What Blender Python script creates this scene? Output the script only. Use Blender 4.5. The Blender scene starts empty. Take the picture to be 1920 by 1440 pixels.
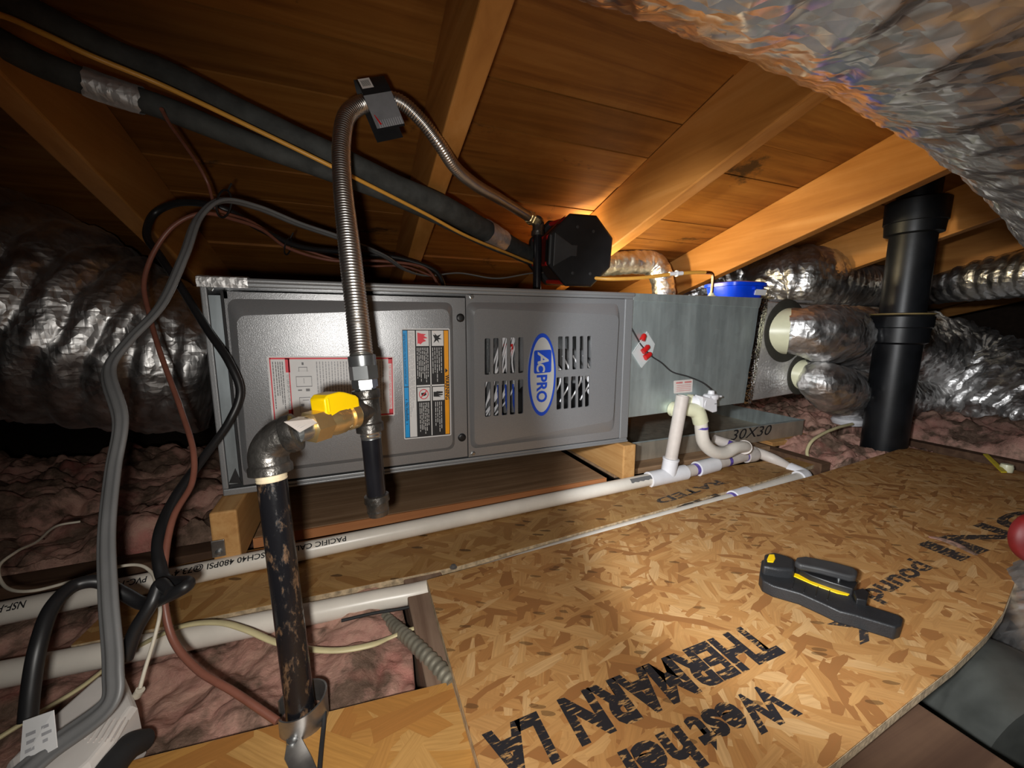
import bpy, bmesh, math, random
import numpy as np
from mathutils import Vector, Matrix, noise
from mathutils.geometry import delaunay_2d_cdt
random.seed(7)
rng = np.random.default_rng(7)
SC = bpy.context.scene
COL = SC.collection
R_ = math.radians

# ------------------------------------------------------------------ camera, lamps, exposure
CAM = Vector((0.21709, -0.78619, 0.29061))
FPX = 740.56
FWD = Vector((0.37304, 0.91616, -0.14660)).normalized()
RIGHT = Vector((0.92615, -0.37715, -0.00025)); RIGHT = (RIGHT - FWD * RIGHT.dot(FWD)).normalized()
UP = RIGHT.cross(FWD).normalized()
cd = bpy.data.cameras.new('camera'); cam = bpy.data.objects.new('camera', cd); COL.objects.link(cam)
cd.sensor_width = 36; cd.sensor_fit = 'HORIZONTAL'; cd.lens = FPX / 1920 * 36; cd.clip_start = 0.01
m3 = Matrix((RIGHT, UP, -FWD)).transposed()
cam.matrix_world = Matrix.Translation(CAM) @ m3.to_4x4()
SC.camera = cam
SC.view_settings.view_transform = 'Standard'; SC.view_settings.look = 'None'
SC.view_settings.exposure = 0.0; SC.view_settings.gamma = 1.0; SC.view_settings.use_curve_mapping = False
w = bpy.data.worlds.new('attic_dark'); SC.world = w; w.use_nodes = True
w.node_tree.nodes['Background'].inputs['Color'].default_value = (0.9, 0.75, 0.6, 1)
w.node_tree.nodes['Background'].inputs['Strength'].default_value = 0.012


def ray(px, py):
    return RIGHT * ((px - 960) / FPX) + UP * ((720 - py) / FPX) + FWD


def D(px, py, d):
    return CAM + ray(px, py) * d


def on(axis, val, px, py):
    r = ray(px, py)
    return CAM + r * ((val - CAM[axis]) / r[axis])


def floor_at(px, py, z=-0.097):
    return on(2, z, px, py)


def lamp(name, kind, loc, target, power, color, radius, angle=None, blend=0.5):
    l = bpy.data.lights.new(name, kind); o = bpy.data.objects.new(name, l); COL.objects.link(o)
    o.location = loc; l.energy = power; l.color = color; l.shadow_soft_size = radius
    if kind == 'SPOT':
        l.spot_size = R_(angle); l.spot_blend = blend
    o.rotation_euler = (Vector(target) - Vector(loc)).to_track_quat('-Z', 'Y').to_euler()
    return o


# hand torch / phone light held just left of the lens, and the work light standing on the furnace
FLASH = CAM + RIGHT * -0.024 + UP * -0.026 + FWD * -0.005
lamp('phone_torch', 'SPOT', FLASH, D(990, 880, 1.0), 11.5, (1.0, 0.96, 0.90), 0.010, 142, 0.85)
# head torch worn by the photographer, aimed to the right
HEAD = CAM + RIGHT * -0.15 + UP * 0.05 + FWD * -0.08
lamp('head_torch', 'SPOT', HEAD, D(1570, 740, 1.0), 50.0, (0.96, 0.98, 1.0), 0.018, 62, 0.32)
lamp('work_light_glow', 'SPOT', (0.872, 0.36, 0.405), (1.50, 0.10, 0.66), 19.0, (1.0, 0.80, 0.46), 0.025, 150, 0.5)

# ------------------------------------------------------------------ node helpers
class NT:
    def __init__(s, name):
        s.m = bpy.data.materials.new(name); s.m.use_nodes = True
        s.t = s.m.node_tree; s.b = s.t.nodes['Principled BSDF']

    def n(s, typ, ins=None, **kw):
        nd = s.t.nodes.new(typ)
        for k, v in kw.items(): setattr(nd, k, v)
        for k, v in (ins or {}).items():
            if isinstance(v, bpy.types.NodeSocket): s.t.links.new(v, nd.inputs[k])
            else: nd.inputs[k].default_value = v
        return nd

    def link(s, a, b): s.t.links.new(a, b)

    def ramp(s, fac, stops, interp='LINEAR'):
        r = s.n('ShaderNodeValToRGB'); cr = r.color_ramp; cr.interpolation = interp
        while len(cr.elements) < len(stops): cr.elements.new(0.5)
        for e, (p, c) in zip(cr.elements, stops):
            e.position = p; e.color = (*c, 1) if len(c) == 3 else c
        s.link(fac, r.inputs['Fac']); return r.outputs['Color']

    def mix(s, fac, a, b, mode='MIX'):
        x = s.n('ShaderNodeMix', data_type='RGBA', blend_type=mode)
        for sock, v in ((x.inputs[0], fac), (x.inputs[6], a), (x.inputs[7], b)):
            if isinstance(v, bpy.types.NodeSocket): s.link(v, sock)
            else: sock.default_value = v if not isinstance(v, tuple) or len(v) == 4 else (*v, 1)
        return x.outputs[2]

    def math(s, op, a, b=0.0):
        x = s.n('ShaderNodeMath', operation=op)
        for i, v in enumerate((a, b)):
            if isinstance(v, bpy.types.NodeSocket): s.link(v, x.inputs[i])
            else: x.inputs[i].default_value = v
        return x.outputs[0]

    def coord(s, scale=(1, 1, 1), rot=(0, 0, 0), loc=(0, 0, 0), kind='Object'):
        if not hasattr(s, 'tc'): s.tc = s.n('ShaderNodeTexCoord')
        mp = s.n('ShaderNodeMapping', {'Scale': scale, 'Rotation': rot, 'Location': loc})
        s.link(s.tc.outputs[kind], mp.inputs['Vector']); return mp.outputs['Vector']

    def noise(s, vec, scale, detail=4, rough=0.55, dist=0.0):
        return s.n('ShaderNodeTexNoise', {'Vector': vec, 'Scale': scale, 'Detail': detail, 'Roughness': rough, 'Distortion': dist}).outputs['Fac']

    def bump(s, h, strength, dist=0.002):
        b = s.n('ShaderNodeBump', {'Height': h, 'Strength': strength, 'Distance': dist})
        s.link(b.outputs['Normal'], s.b.inputs['Normal'])

    def set(s, **kw):
        for k, v in kw.items():
            i = s.b.inputs[k.replace('_', ' ')]
            if isinstance(v, bpy.types.NodeSocket): s.link(v, i)
            else: i.default_value = (*v, 1) if isinstance(v, tuple) and len(v) == 3 else v
        return s.m


def simple(name, col, rough=0.5, metal=0.0, var=0.12, vs=30, bump=0.0, bs=200, spec=0.5):
    t = NT(name); v = t.coord()
    f = t.noise(v, vs, 5)
    dark = tuple(c * (1 - var * 2) for c in col); lite = tuple(min(1, c * (1 + var * 1.3)) for c in col)
    c = t.ramp(f, [(0.3, dark), (0.7, lite)])
    t.set(Base_Color=c, Roughness=rough, Metallic=metal, Specular_IOR_Level=spec)
    if bump: t.bump(t.noise(v, bs, 3), bump)
    return t.m


def wood(name, cols, axis='X', rough=0.75, stain=0.35, along=2.0, across=38.0, spec=0.25, black=0.0):
    t = NT(name)
    sc = {'X': (along, across, across), 'Y': (across, along, across)}[axis]
    oi = t.n('ShaderNodeObjectInfo')
    v = t.coord(sc)
    vv = t.n('ShaderNodeVectorMath', {0: v}, operation='ADD')
    off = t.n('ShaderNodeVectorMath', operation='SCALE'); off.inputs[0].default_value = (37, 91, 53)
    t.link(oi.outputs['Random'], off.inputs['Scale']); t.link(off.outputs[0], vv.inputs[1])
    g = t.noise(vv.outputs[0], 1.0, 7, 0.6, 0.6)
    c = t.ramp(g, [(0.25, cols[0]), (0.5, cols[1]), (0.72, cols[2])])
    big = t.noise(t.coord((1, 1, 1)), 5.5, 5, 0.6)
    c = t.mix(t.ramp(big, [(0.5, (0, 0, 0)), (0.72, (stain,) * 3)]), c, cols[0])
    if black:
        st = t.noise(t.coord((3.2, 5.5, 3.2), loc=(0.9, 0.3, 0)), 1.0, 8, 0.7, 0.4)
        c = t.mix(t.ramp(st, [(0.60, (0, 0, 0)), (0.66, (black,) * 3)]), c, (0.02, 0.013, 0.008))
    hv = t.n('ShaderNodeHueSaturation', {'Color': c})
    t.link(t.math('ADD', t.math('MULTIPLY', oi.outputs['Random'], 0.35), 0.82), hv.inputs['Value'])
    t.set(Base_Color=hv.outputs['Color'], Roughness=rough, Specular_IOR_Level=spec)
    t.bump(g, 0.25, 0.001)
    return t.m


def osb(name, palette, seed=0.0, dark=0.5, tint=1.0, scale=1.0):
    t = NT(name)
    col = None; edges = None
    lay = [(12, 13, 62), (75, 14, 70), (-38, 12, 55), (118, 15, 80), (40, 17, 66), (-10, 20, 90)]
    for k, (a, sx, sy) in enumerate(lay):
        rot = t.coord((1, 1, 1), (0, 0, R_(a)), (seed + k * 3.1, seed * 2 + k * 1.7, 0))
        wob = t.n('ShaderNodeTexNoise', {'Vector': rot, 'Scale': 14.0, 'Detail': 2.0})
        wv = t.n('ShaderNodeVectorMath', {0: rot}, operation='MULTIPLY_ADD')
        wv.inputs[0].default_value = (0, 0, 0); t.link(wob.outputs['Color'], wv.inputs[0]); wv.inputs[1].default_value = (0.012, 0.006, 0); t.link(rot, wv.inputs[2])
        sc = t.n('ShaderNodeMapping', {'Vector': wv.outputs[0], 'Scale': (sx * scale, sy * scale, 0)})
        vo = t.n('ShaderNodeTexVoronoi', {'Vector': sc.outputs[0], 'Scale': 1.0, 'Randomness': 1.0}, voronoi_dimensions='2D', distance='CHEBYCHEV' if k % 2 else 'EUCLIDEAN')
        sp = t.n('ShaderNodeSeparateColor', {'Color': vo.outputs['Color']})
        gr = t.noise(t.n('ShaderNodeMapping', {'Vector': wv.outputs[0], 'Scale': (18, 420, 1)}).outputs[0], 1.0, 4, 0.6)
        c = t.ramp(sp.outputs['Red'], [(i / len(palette), p) for i, p in enumerate(palette)], 'CONSTANT')
        c = t.mix(t.ramp(gr, [(0.35, (0.0,) * 3), (0.65, (0.42,) * 3)]), c, tuple(x * 0.55 for x in palette[1]))
        if col is None: col = c
        else:
            mk = t.math('GREATER_THAN', sp.outputs['Green'], 0.50 + 0.05 * k)
            col = t.mix(mk, col, c)
    # a few very dark thin flakes
    rot = t.coord((1, 1, 1), (0, 0, R_(28)), (seed, 5, 0))
    sc = t.n('ShaderNodeMapping', {'Vector': rot, 'Scale': (38 * scale, 120 * scale, 0)})
    vo = t.n('ShaderNodeTexVoronoi', {'Vector': sc.outputs[0], 'Scale': 1.0}, voronoi_dimensions='2D')
    sp = t.n('ShaderNodeSeparateColor', {'Color': vo.outputs['Color']})
    mk = t.math('MULTIPLY', t.math('GREATER_THAN', sp.outputs['Green'], 0.972), t.math('LESS_THAN', vo.outputs['Distance'], 0.42))
    col = t.mix(t.math('MULTIPLY', mk, dark), col, (0.035, 0.016, 0.006))
    mean = tuple(sum(p[i] for p in palette) / len(palette) for i in range(3))
    col = t.mix(0.10, col, mean)
    big = t.noise(t.coord((1, 1, 1)), 4.0, 3)
    hv = t.n('ShaderNodeHueSaturation', {'Color': col, 'Saturation': 1.0})
    t.link(t.math('MULTIPLY', t.math('ADD', t.math('MULTIPLY', big, 0.5), 0.75), tint), hv.inputs['Value'])
    g2 = t.noise(t.coord((1, 1, 1)), 160, 3)
    t.set(Base_Color=hv.outputs['Color'], Roughness=0.62, Specular_IOR_Level=0.3)
    t.bump(t.math('ADD', t.n('ShaderNodeRGBToBW', {'Color': col}).outputs[0], t.math('MULTIPLY', g2, 0.15)), 0.5, 0.0016)
    return t.m


def foil(name, col=(0.90, 0.89, 0.88), rough=0.34, crumple=0.42, sc=1.0, metal=1.0, grime=0.25):
    t = NT(name); v = t.coord()
    ridg = t.n('ShaderNodeTexNoise', {'Vector': v, 'Scale': 26.0 * sc, 'Detail': 6.0, 'Roughness': 0.62, 'Distortion': 1.2}, noise_type='RIDGED_MULTIFRACTAL', normalize=True).outputs['Fac']
    vor = t.n('ShaderNodeTexVoronoi', {'Vector': v, 'Scale': 55.0 * sc}, feature='F1', distance='MANHATTAN').outputs['Distance']
    h = t.math('ADD', t.math('MULTIPLY', ridg, 0.6), t.math('MULTIPLY', vor, 0.55))
    c = t.ramp(t.noise(v, 9, 5), [(0.35, tuple(x * (1 - grime * 1.6) for x in col)), (0.6, col)])
    rr = t.n('ShaderNodeMapRange', {'Value': t.noise(v, 30, 3), 'To Min': rough * 0.6, 'To Max': rough * 1.9})
    t.set(Base_Color=c, Metallic=metal, Roughness=rr.outputs[0])
    t.bump(h, crumple, 0.006 / sc)
    return t.m


def galv(name, col=(0.60, 0.69, 0.69), rough=0.42):
    t = NT(name); v = t.coord()
    vo = t.n('ShaderNodeTexVoronoi', {'Vector': v, 'Scale': 45.0}, feature='F1')
    sp = t.n('ShaderNodeSeparateColor', {'Color': vo.outputs['Color']})
    st = t.noise(t.coord((14, 14, 2)), 3.0, 5)
    f = t.math('ADD', t.math('MULTIPLY', sp.outputs['Red'], 0.10), t.math('MULTIPLY', st, 0.9))
    c = t.ramp(f, [(0.3, tuple(x * 0.82 for x in col)), (0.7, tuple(x * 1.12 for x in col))])
    r = t.n('ShaderNodeMapRange', {'Value': st, 'To Min': rough * 0.8, 'To Max': rough * 1.3})
    t.set(Base_Color=c, Metallic=0.75, Roughness=r.outputs[0])
    t.bump(t.noise(v, 5, 2), 0.35, 0.01)
    return t.m


M = {}
PAL = [(0.50, 0.27, 0.095), (0.42, 0.205, 0.065), (0.54, 0.31, 0.12), (0.37, 0.165, 0.05), (0.48, 0.255, 0.09), (0.58, 0.36, 0.16), (0.45, 0.23, 0.078), (0.27, 0.11, 0.033)]
M['osb'] = osb('osb_flakes', PAL, 0.0, 0.6, 1.0, 1.25)
M['osb_smooth'] = osb('osb_amber_flakes', [(0.50, 0.25, 0.062), (0.44, 0.20, 0.048), (0.55, 0.31, 0.10), (0.39, 0.165, 0.04), (0.48, 0.235, 0.062)], 2.3, 0.2, 1.0, 0.55)
M['osb_old'] = osb('osb_dull_flakes', [(0.42, 0.24, 0.085), (0.36, 0.19, 0.06), (0.46, 0.27, 0.10), (0.30, 0.14, 0.04), (0.40, 0.22, 0.08)], 5.1, 0.8)
M['osb_edge'] = simple('osb_cut_edge', (0.50, 0.38, 0.24), 0.8, var=0.25, vs=120, bump=0.3)
M['roof'] = wood('roof_board_wood', [(0.15, 0.050, 0.009), (0.27, 0.105, 0.020), (0.35, 0.150, 0.034)], 'X', 0.55, 0.6, black=0.85)
M['rafter'] = wood('rafter_wood', [(0.34, 0.13, 0.026), (0.48, 0.205, 0.048), (0.57, 0.27, 0.08)], 'Y', 0.5, 0.35, 1.4, 26)
M['pine'] = wood('sleeper_pine', [(0.40, 0.19, 0.06), (0.55, 0.30, 0.11), (0.62, 0.37, 0.15)], 'Y', 0.6, 0.25, 3, 60)
M['plank'] = wood('old_brown_plank', [(0.18, 0.105, 0.055), (0.30, 0.185, 0.105), (0.38, 0.25, 0.15)], 'X', 0.6, 0.5, 2.5, 60)
M['plank_edge'] = wood('plank_red_edge', [(0.30, 0.11, 0.04), (0.42, 0.17, 0.065), (0.50, 0.23, 0.09)], 'X', 0.7)
M['joist'] = wood('joist_grey_wood', [(0.13, 0.075, 0.05), (0.23, 0.15, 0.105), (0.30, 0.21, 0.15)], 'Y', 0.8, 0.5, 2, 50)
M['joist_dark'] = wood('joist_dark_wood', [(0.06, 0.03, 0.018), (0.11, 0.06, 0.035), (0.15, 0.085, 0.05)], 'X', 0.85, 0.5)
M['foil'] = foil('duct_foil')
M['foil_far'] = foil('duct_foil_smoother', rough=0.3, crumple=0.5, sc=0.8)
M['foil_over'] = foil('overhead_foil', col=(0.62, 0.60, 0.58), rough=0.19, crumple=0.3, sc=1.2)
M['foil_tape'] = foil('foil_tape', rough=0.13, crumple=0.9, sc=2.6, grime=0.1)
M['foil_box'] = foil('foil_faced_board', rough=0.4, crumple=0.45, sc=2.0, metal=0.8)
M['galv'] = galv('galvanised_steel')
M['galv_dark'] = galv('galvanised_dull', (0.60, 0.54, 0.44), 0.5)
M['galv_strip'] = galv('galvanised_bright_strip', (0.60, 0.68, 0.72), 0.3)


def paint(name, col, rough=0.29, metal=0.45):
    t = NT(name); v = t.coord()
    sparkle = t.noise(v, 900, 2)
    c = t.ramp(sparkle, [(0.3, tuple(x * 0.92 for x in col)), (0.7, tuple(x * 1.06 for x in col))])
    t.set(Base_Color=c, Roughness=rough, Metallic=metal, Specular_IOR_Level=0.5)
    t.bump(sparkle, 0.35, 0.0006)
    return t.m


M['furnace'] = paint('furnace_grey_paint', (0.30, 0.305, 0.315))
M['furnace_edge'] = paint('furnace_edge_paint', (0.30, 0.31, 0.32), 0.45)
M['black'] = simple('black_plastic', (0.012, 0.012, 0.013), 0.42)
M['black_matte'] = simple('black_rubber', (0.018, 0.018, 0.019), 0.7)
M['dark_in'] = simple('dark_interior', (0.05, 0.05, 0.052), 0.6)
M['white'] = simple('white_plastic', (0.80, 0.80, 0.83), 0.4, var=0.03)
M['white_tray'] = simple('white_warm_plastic', (0.74, 0.70, 0.66), 0.45, var=0.04)
M['pvc'] = simple('white_pvc', (0.78, 0.73, 0.65), 0.32, var=0.06, vs=14)
M['pvc_grey'] = simple('dusty_pvc', (0.66, 0.60, 0.55), 0.45, var=0.08, vs=20)
M['pvc_cream'] = simple('cream_cpvc', (0.74, 0.74, 0.52), 0.35, var=0.04)
M['primer'] = simple('purple_primer', (0.13, 0.085, 0.42), 0.5, var=0.3, vs=90)
M['purple_label'] = M['primer']
M['iron'] = simple('black_malleable_iron', (0.15, 0.142, 0.132), 0.36, 0.85, var=0.25, vs=60, bump=0.6, bs=140)
M['pipe_black'] = simple('black_lacquered_pipe', (0.011, 0.011, 0.014), 0.22, 0.0, var=0.2)
M['steel'] = simple('stainless_steel', (0.72, 0.69, 0.65), 0.33, 1.0, var=0.05)
M['zinc'] = simple('zinc_plated_nut', (0.42, 0.44, 0.45), 0.27, 0.9, var=0.06)
M['brass'] = simple('brass', (0.86, 0.64, 0.31), 0.36, 0.9, var=0.06, bump=0.1)
M['yellow'] = simple('yellow_handle', (0.95, 0.62, 0.002), 0.38, var=0.02)
M['teflon'] = simple('cream_thread_sealant', (0.78, 0.66, 0.45), 0.6, var=0.1, vs=120)
M['paper'] = simple('white_paper', (0.78, 0.78, 0.78), 0.55, var=0.02)
M['paper_warm'] = simple('warm_white_label', (0.72, 0.66, 0.62), 0.6, var=0.03)
M['ink'] = simple('black_ink', (0.012, 0.012, 0.014), 0.6)
M['ink_grey'] = simple('grey_ink', (0.20, 0.20, 0.21), 0.6)
M['ink_soft'] = simple('pale_grey_ink', (0.42, 0.42, 0.44), 0.6)
M['ink_red'] = simple('red_ink', (0.80, 0.045, 0.07), 0.5, var=0.03)
M['ink_pink'] = simple('faded_red_ink', (0.70, 0.25, 0.24), 0.5)
M['ink_blue'] = simple('cyan_ink', (0.0, 0.36, 0.85), 0.5, var=0.03)
M['ink_orange'] = simple('orange_ink', (0.95, 0.38, 0.0), 0.5, var=0.03)
M['logo_blue'] = simple('logo_blue', (0.012, 0.055, 0.42), 0.4, var=0.02)
M['logo_silver'] = simple('logo_silver', (0.48, 0.48, 0.47), 0.4, 0.2, var=0.02)
M['tub_blue'] = simple('blue_plastic', (0.003, 0.055, 0.72), 0.3, var=0.05)
M['cable_grey'] = simple('grey_cable', (0.155, 0.155, 0.155), 0.45, var=0.06)
M['cable_brown'] = simple('brown_cable', (0.20, 0.075, 0.05), 0.4, var=0.1)
M['cable_cream'] = simple('cream_cable', (0.66, 0.58, 0.33), 0.45, var=0.08)
M['cable_white'] = simple('white_wire', (0.60, 0.55, 0.45), 0.5)
M['foam'] = simple('grey_foam_insulation', (0.05, 0.053, 0.05), 0.85, var=0.2, vs=40, bump=0.4, bs=120)
M['copper'] = simple('copper', (0.70, 0.34, 0.15), 0.3, 1.0, var=0.08)
M['orange_tube'] = simple('orange_tube', (0.72, 0.36, 0.06), 0.4, var=0.05)
M['red'] = simple('red_plastic', (0.55, 0.012, 0.012), 0.45, var=0.08)
M['red_dark'] = simple('dark_red_plastic', (0.15, 0.006, 0.006), 0.55, var=0.12)
M['abs'] = simple('black_abs_pipe', (0.010, 0.011, 0.013), 0.40, var=0.25, vs=12, bump=0.1, bs=40, spec=0.4)
M['armour'] = simple('armoured_cable_steel', (0.30, 0.28, 0.22), 0.5, 0.5, var=0.15)
M['tool'] = simple('tool_charcoal_plastic', (0.016, 0.017, 0.019), 0.5, bump=0.2, bs=500)
M['tool_lite'] = simple('tool_dark_grey_grip', (0.035, 0.035, 0.036), 0.55)
M['strap'] = simple('galvanised_strap', (0.36, 0.35, 0.34), 0.4, 0.9, var=0.2, vs=40)
M['yellow_tie'] = simple('yellow_strip', (0.80, 0.62, 0.04), 0.5)
M['mastic'] = simple('dark_mastic', (0.03, 0.028, 0.02), 0.8, bump=0.5, bs=60)
M['print'] = NT('worn_black_print').m


def worn_print(name, col, lo=0.40, hi=0.50):
    t = NT(name); v = t.coord((60, 300, 1), (0, 0, R_(-8)))
    a = t.noise(v, 1.0, 4, 0.6)
    f = t.ramp(a, [(lo, (0, 0, 0)), (hi, (1, 1, 1))])
    c = t.mix(f, (0.45, 0.25, 0.09), col)
    t.set(Base_Color=c, Roughness=0.6)
    return t.m


M['print'] = worn_print('worn_black_print', (0.014, 0.013, 0.016), 0.36, 0.44)
M['print_far'] = worn_print('faded_black_print', (0.03, 0.025, 0.024), 0.34, 0.48)

t = NT('rusty_black_pipe'); v = t.coord((1, 1, 0.45))
ru = t.noise(v, 75, 6, 0.7)
t.set(Base_Color=t.ramp(ru, [(0.54, (0.009, 0.009, 0.011)), (0.59, (0.09, 0.05, 0.025)), (0.68, (0.20, 0.11, 0.06)), (0.82, (0.32, 0.26, 0.2))]),
      Roughness=t.ramp(ru, [(0.5, (0.22,) * 3), (0.6, (0.7,) * 3)]))
t.bump(ru, 0.3, 0.001); M['rusty'] = t.m

t = NT('pink_fibreglass'); v = t.coord()
a = t.noise(v, 9, 8, 0.68, 0.8); b = t.noise(t.coord(loc=(4, 7, 1)), 10, 6, 0.62); d_ = t.noise(t.coord(loc=(9, 2, 5)), 60, 5, 0.7)
c = t.ramp(a, [(0.28, (0.42, 0.21, 0.16)), (0.45, (0.58, 0.31, 0.25)), (0.6, (0.70, 0.42, 0.33)), (0.78, (0.78, 0.52, 0.38))])
c = t.mix(t.ramp(b, [(0.47, (0, 0, 0)), (0.56, (0.9,) * 3)]), c, (0.12, 0.085, 0.06))
c = t.mix(t.ramp(t.noise(t.coord(loc=(1, 3, 2)), 7, 3), [(0.60, (0, 0, 0)), (0.70, (0.5,) * 3)]), c, (0.72, 0.20, 0.18))
c = t.mix(t.ramp(d_, [(0.4, (0,) * 3), (0.7, (0.35,) * 3)]), c, (0.62, 0.40, 0.30))
t.set(Base_Color=c, Roughness=0.95, Specular_IOR_Level=0.05, Subsurface_Weight=0.0)
t.bump(t.noise(t.coord(loc=(3, 3, 3)), 260, 6, 0.75), 0.9, 0.004); M['insul'] = t.m

t = NT('work_light_lens'); t.set(Base_Color=(0.75, 0.9, 0.82), Roughness=0.3, Emission_Color=(0.75, 1.0, 0.85), Emission_Strength=0.35); M['lens'] = t.m
t = NT('clear_tape'); t.set(Base_Color=(0.85, 0.88, 0.88), Roughness=0.12, Alpha=0.32); M['clear'] = t.m


# ------------------------------------------------------------------ mesh helpers
class MB:
    def __init__(s): s.v = []; s.f = []

    def add(s, vs, fs):
        o = len(s.v); s.v += [Vector(p) for p in vs]; s.f += [tuple(i + o for i in f) for f in fs]; return s

    def box(s, c, size, rot=None):
        c = Vector(c); h = [x / 2 for x in size]
        vs = [Vector((x * h[0], y * h[1], z * h[2])) for x in (-1, 1) for y in (-1, 1) for z in (-1, 1)]
        if rot is not None: vs = [rot @ p for p in vs]
        return s.add([c + p for p in vs], [(0, 1, 3, 2), (4, 6, 7, 5), (0, 4, 5, 1), (2, 3, 7, 6), (0, 2, 6, 4), (1, 5, 7, 3)])

    def box2(s, lo, hi):
        lo = Vector(lo); hi = Vector(hi); return s.box((lo + hi) / 2, [hi[i] - lo[i] for i in range(3)])

    def prism(s, pts, off):
        """closed outline pts (3D, roughly planar) extruded by vector off"""
        n = len(pts); off = Vector(off); a = [Vector(p) for p in pts]; b = [p + off for p in a]
        return s.add(a + b, [tuple(range(n))[::-1], tuple(range(n, 2 * n))] + [(i, (i + 1) % n, n + (i + 1) % n, n + i) for i in range(n)])

    def rings(s, rings, cap=True, close=True):
        n = len(rings[0]); vs = [p for r in rings for p in r]; fs = []
        for k in range(len(rings) - 1):
            for i in range(n if close else n - 1):
                j = (i + 1) % n; fs.append((k * n + i, k * n + j, (k + 1) * n + j, (k + 1) * n + i))
        if cap and close:
            fs.append(tuple(range(n))[::-1]); fs.append(tuple((len(rings) - 1) * n + i for i in range(n)))
        return s.add(vs, fs)

    def tube(s, path, r, n=12, sub=8, cap=True, smooth=True, shape=None, mod=None, up=None):
        pts, rad = resample(path, r, sub) if smooth else ([Vector(p) for p in path], r if isinstance(r, (list, tuple)) else [r] * len(path))
        fr = frames(pts, up); rings = []
        L = 0.0
        for k, (p, (a, b)) in enumerate(zip(pts, fr)):
            if k: L += (p - pts[k - 1]).length
            ring = []
            for i in range(n):
                th = 2 * math.pi * i / n
                if shape: x, y = shape(th); x *= rad[k]; y *= rad[k]
                else: x, y = math.cos(th) * rad[k], math.sin(th) * rad[k]
                if mod:
                    q = mod(L, th, p); x *= q; y *= q
                ring.append(p + a * x + b * y)
            rings.append(ring)
        return s.rings(rings, cap)

    def rev(s, p0, p1, prof, n=24, cap=True, phase=0.0):
        """solid of revolution along p0->p1; prof = [(t metres, radius)]"""
        p0 = Vector(p0); d = (Vector(p1) - p0).normalized()
        a = d.orthogonal().normalized(); 
        if abs(d.z) < 0.99: a = d.cross(Vector((0, 0, 1))).normalized()
        b = d.cross(a)
        return s.rings([[p0 + d * t + (a * math.cos(phase + 2 * math.pi * i / n) + b * math.sin(phase + 2 * math.pi * i / n)) * r for i in range(n)] for t, r in prof], cap)

    def build(s, name, mat, parent=None, smooth=True, bevel=0.0, angle=38, seg=2):
        me = bpy.data.meshes.new(name); off = Vector(parent['_off']) if parent is not None and '_off' in parent.keys() else Vector((0, 0, 0))
        me.from_pydata([tuple(p - off) for p in s.v], [], s.f)
        bm = bmesh.new(); bm.from_mesh(me); bmesh.ops.recalc_face_normals(bm, faces=bm.faces); bm.to_mesh(me); bm.free()
        me.materials.append(mat if not isinstance(mat, str) else M[mat])
        if smooth:
            me.shade_smooth(); me.set_sharp_from_angle(angle=R_(angle))
        o = bpy.data.objects.new(name, me); COL.objects.link(o)
        if parent is not None:
            o.parent = parent; o['_off'] = list(off)
        if bevel:
            bv = o.modifiers.new('edge', 'BEVEL'); bv.width = bevel; bv.segments = seg; bv.limit_method = 'ANGLE'; bv.angle_limit = R_(40); bv.use_clamp_overlap = True
        return o


def resample(path, r, sub):
    P = [Vector(p) for p in path]; n = len(P); rr = list(r) if isinstance(r, (list, tuple)) else [r] * n
    if n == 2:
        return [P[0].lerp(P[1], k / sub) for k in range(sub + 1)], [rr[0] + (rr[1] - rr[0]) * k / sub for k in range(sub + 1)]
    out = []; ro = []
    for i in range(n - 1):
        p0 = P[i - 1] if i else P[0] * 2 - P[1]; p1 = P[i]; p2 = P[i + 1]; p3 = P[i + 2] if i + 2 < n else P[-1] * 2 - P[-2]
        # centripetal Catmull-Rom
        def tj(a, b): return max((b - a).length, 1e-6) ** 0.5
        t0 = 0; t1 = t0 + tj(p0, p1); t2 = t1 + tj(p1, p2); t3 = t2 + tj(p2, p3)
        for k in range(sub):
            tt = t1 + (t2 - t1) * k / sub
            A1 = p0 * ((t1 - tt) / (t1 - t0)) + p1 * ((tt - t0) / (t1 - t0)); A2 = p1 * ((t2 - tt) / (t2 - t1)) + p2 * ((tt - t1) / (t2 - t1)); A3 = p2 * ((t3 - tt) / (t3 - t2)) + p3 * ((tt - t2) / (t3 - t2))
            B1 = A1 * ((t2 - tt) / (t2 - t0)) + A2 * ((tt - t0) / (t2 - t0)); B2 = A2 * ((t3 - tt) / (t3 - t1)) + A3 * ((tt - t1) / (t3 - t1))
            out.append(B1 * ((t2 - tt) / (t2 - t1)) + B2 * ((tt - t1) / (t2 - t1))); ro.append(rr[i] + (rr[i + 1] - rr[i]) * k / sub)
    out.append(P[-1]); ro.append(rr[-1])
    return out, ro


def equal(path, r, step):
    """resample a smooth path at equal arc length"""
    pts, rad = resample(path, r, 24)
    L = [0]
    for a, b in zip(pts, pts[1:]): L.append(L[-1] + (b - a).length)
    n = max(2, int(L[-1] / step)); out = []; ro = []
    k = 0
    for i in range(n + 1):
        s = L[-1] * i / n
        while k < len(L) - 2 and L[k + 1] < s: k += 1
        u = (s - L[k]) / max(1e-9, L[k + 1] - L[k]); out.append(pts[k].lerp(pts[k + 1], u)); ro.append(rad[k] + (rad[k + 1] - rad[k]) * u)
    return out, ro


def frames(pts, up=None):
    out = []; a = None
    for k in range(len(pts)):
        d = (pts[min(k + 1, len(pts) - 1)] - pts[max(k - 1, 0)]).normalized()
        if a is None:
            a = (Vector(up) if up is not None else (Vector((0, 0, 1)) if abs(d.z) < 0.9 else Vector((1, 0, 0))))
        a = (a - d * a.dot(d)).normalized(); out.append((a, d.cross(a)))
    return out


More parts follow.
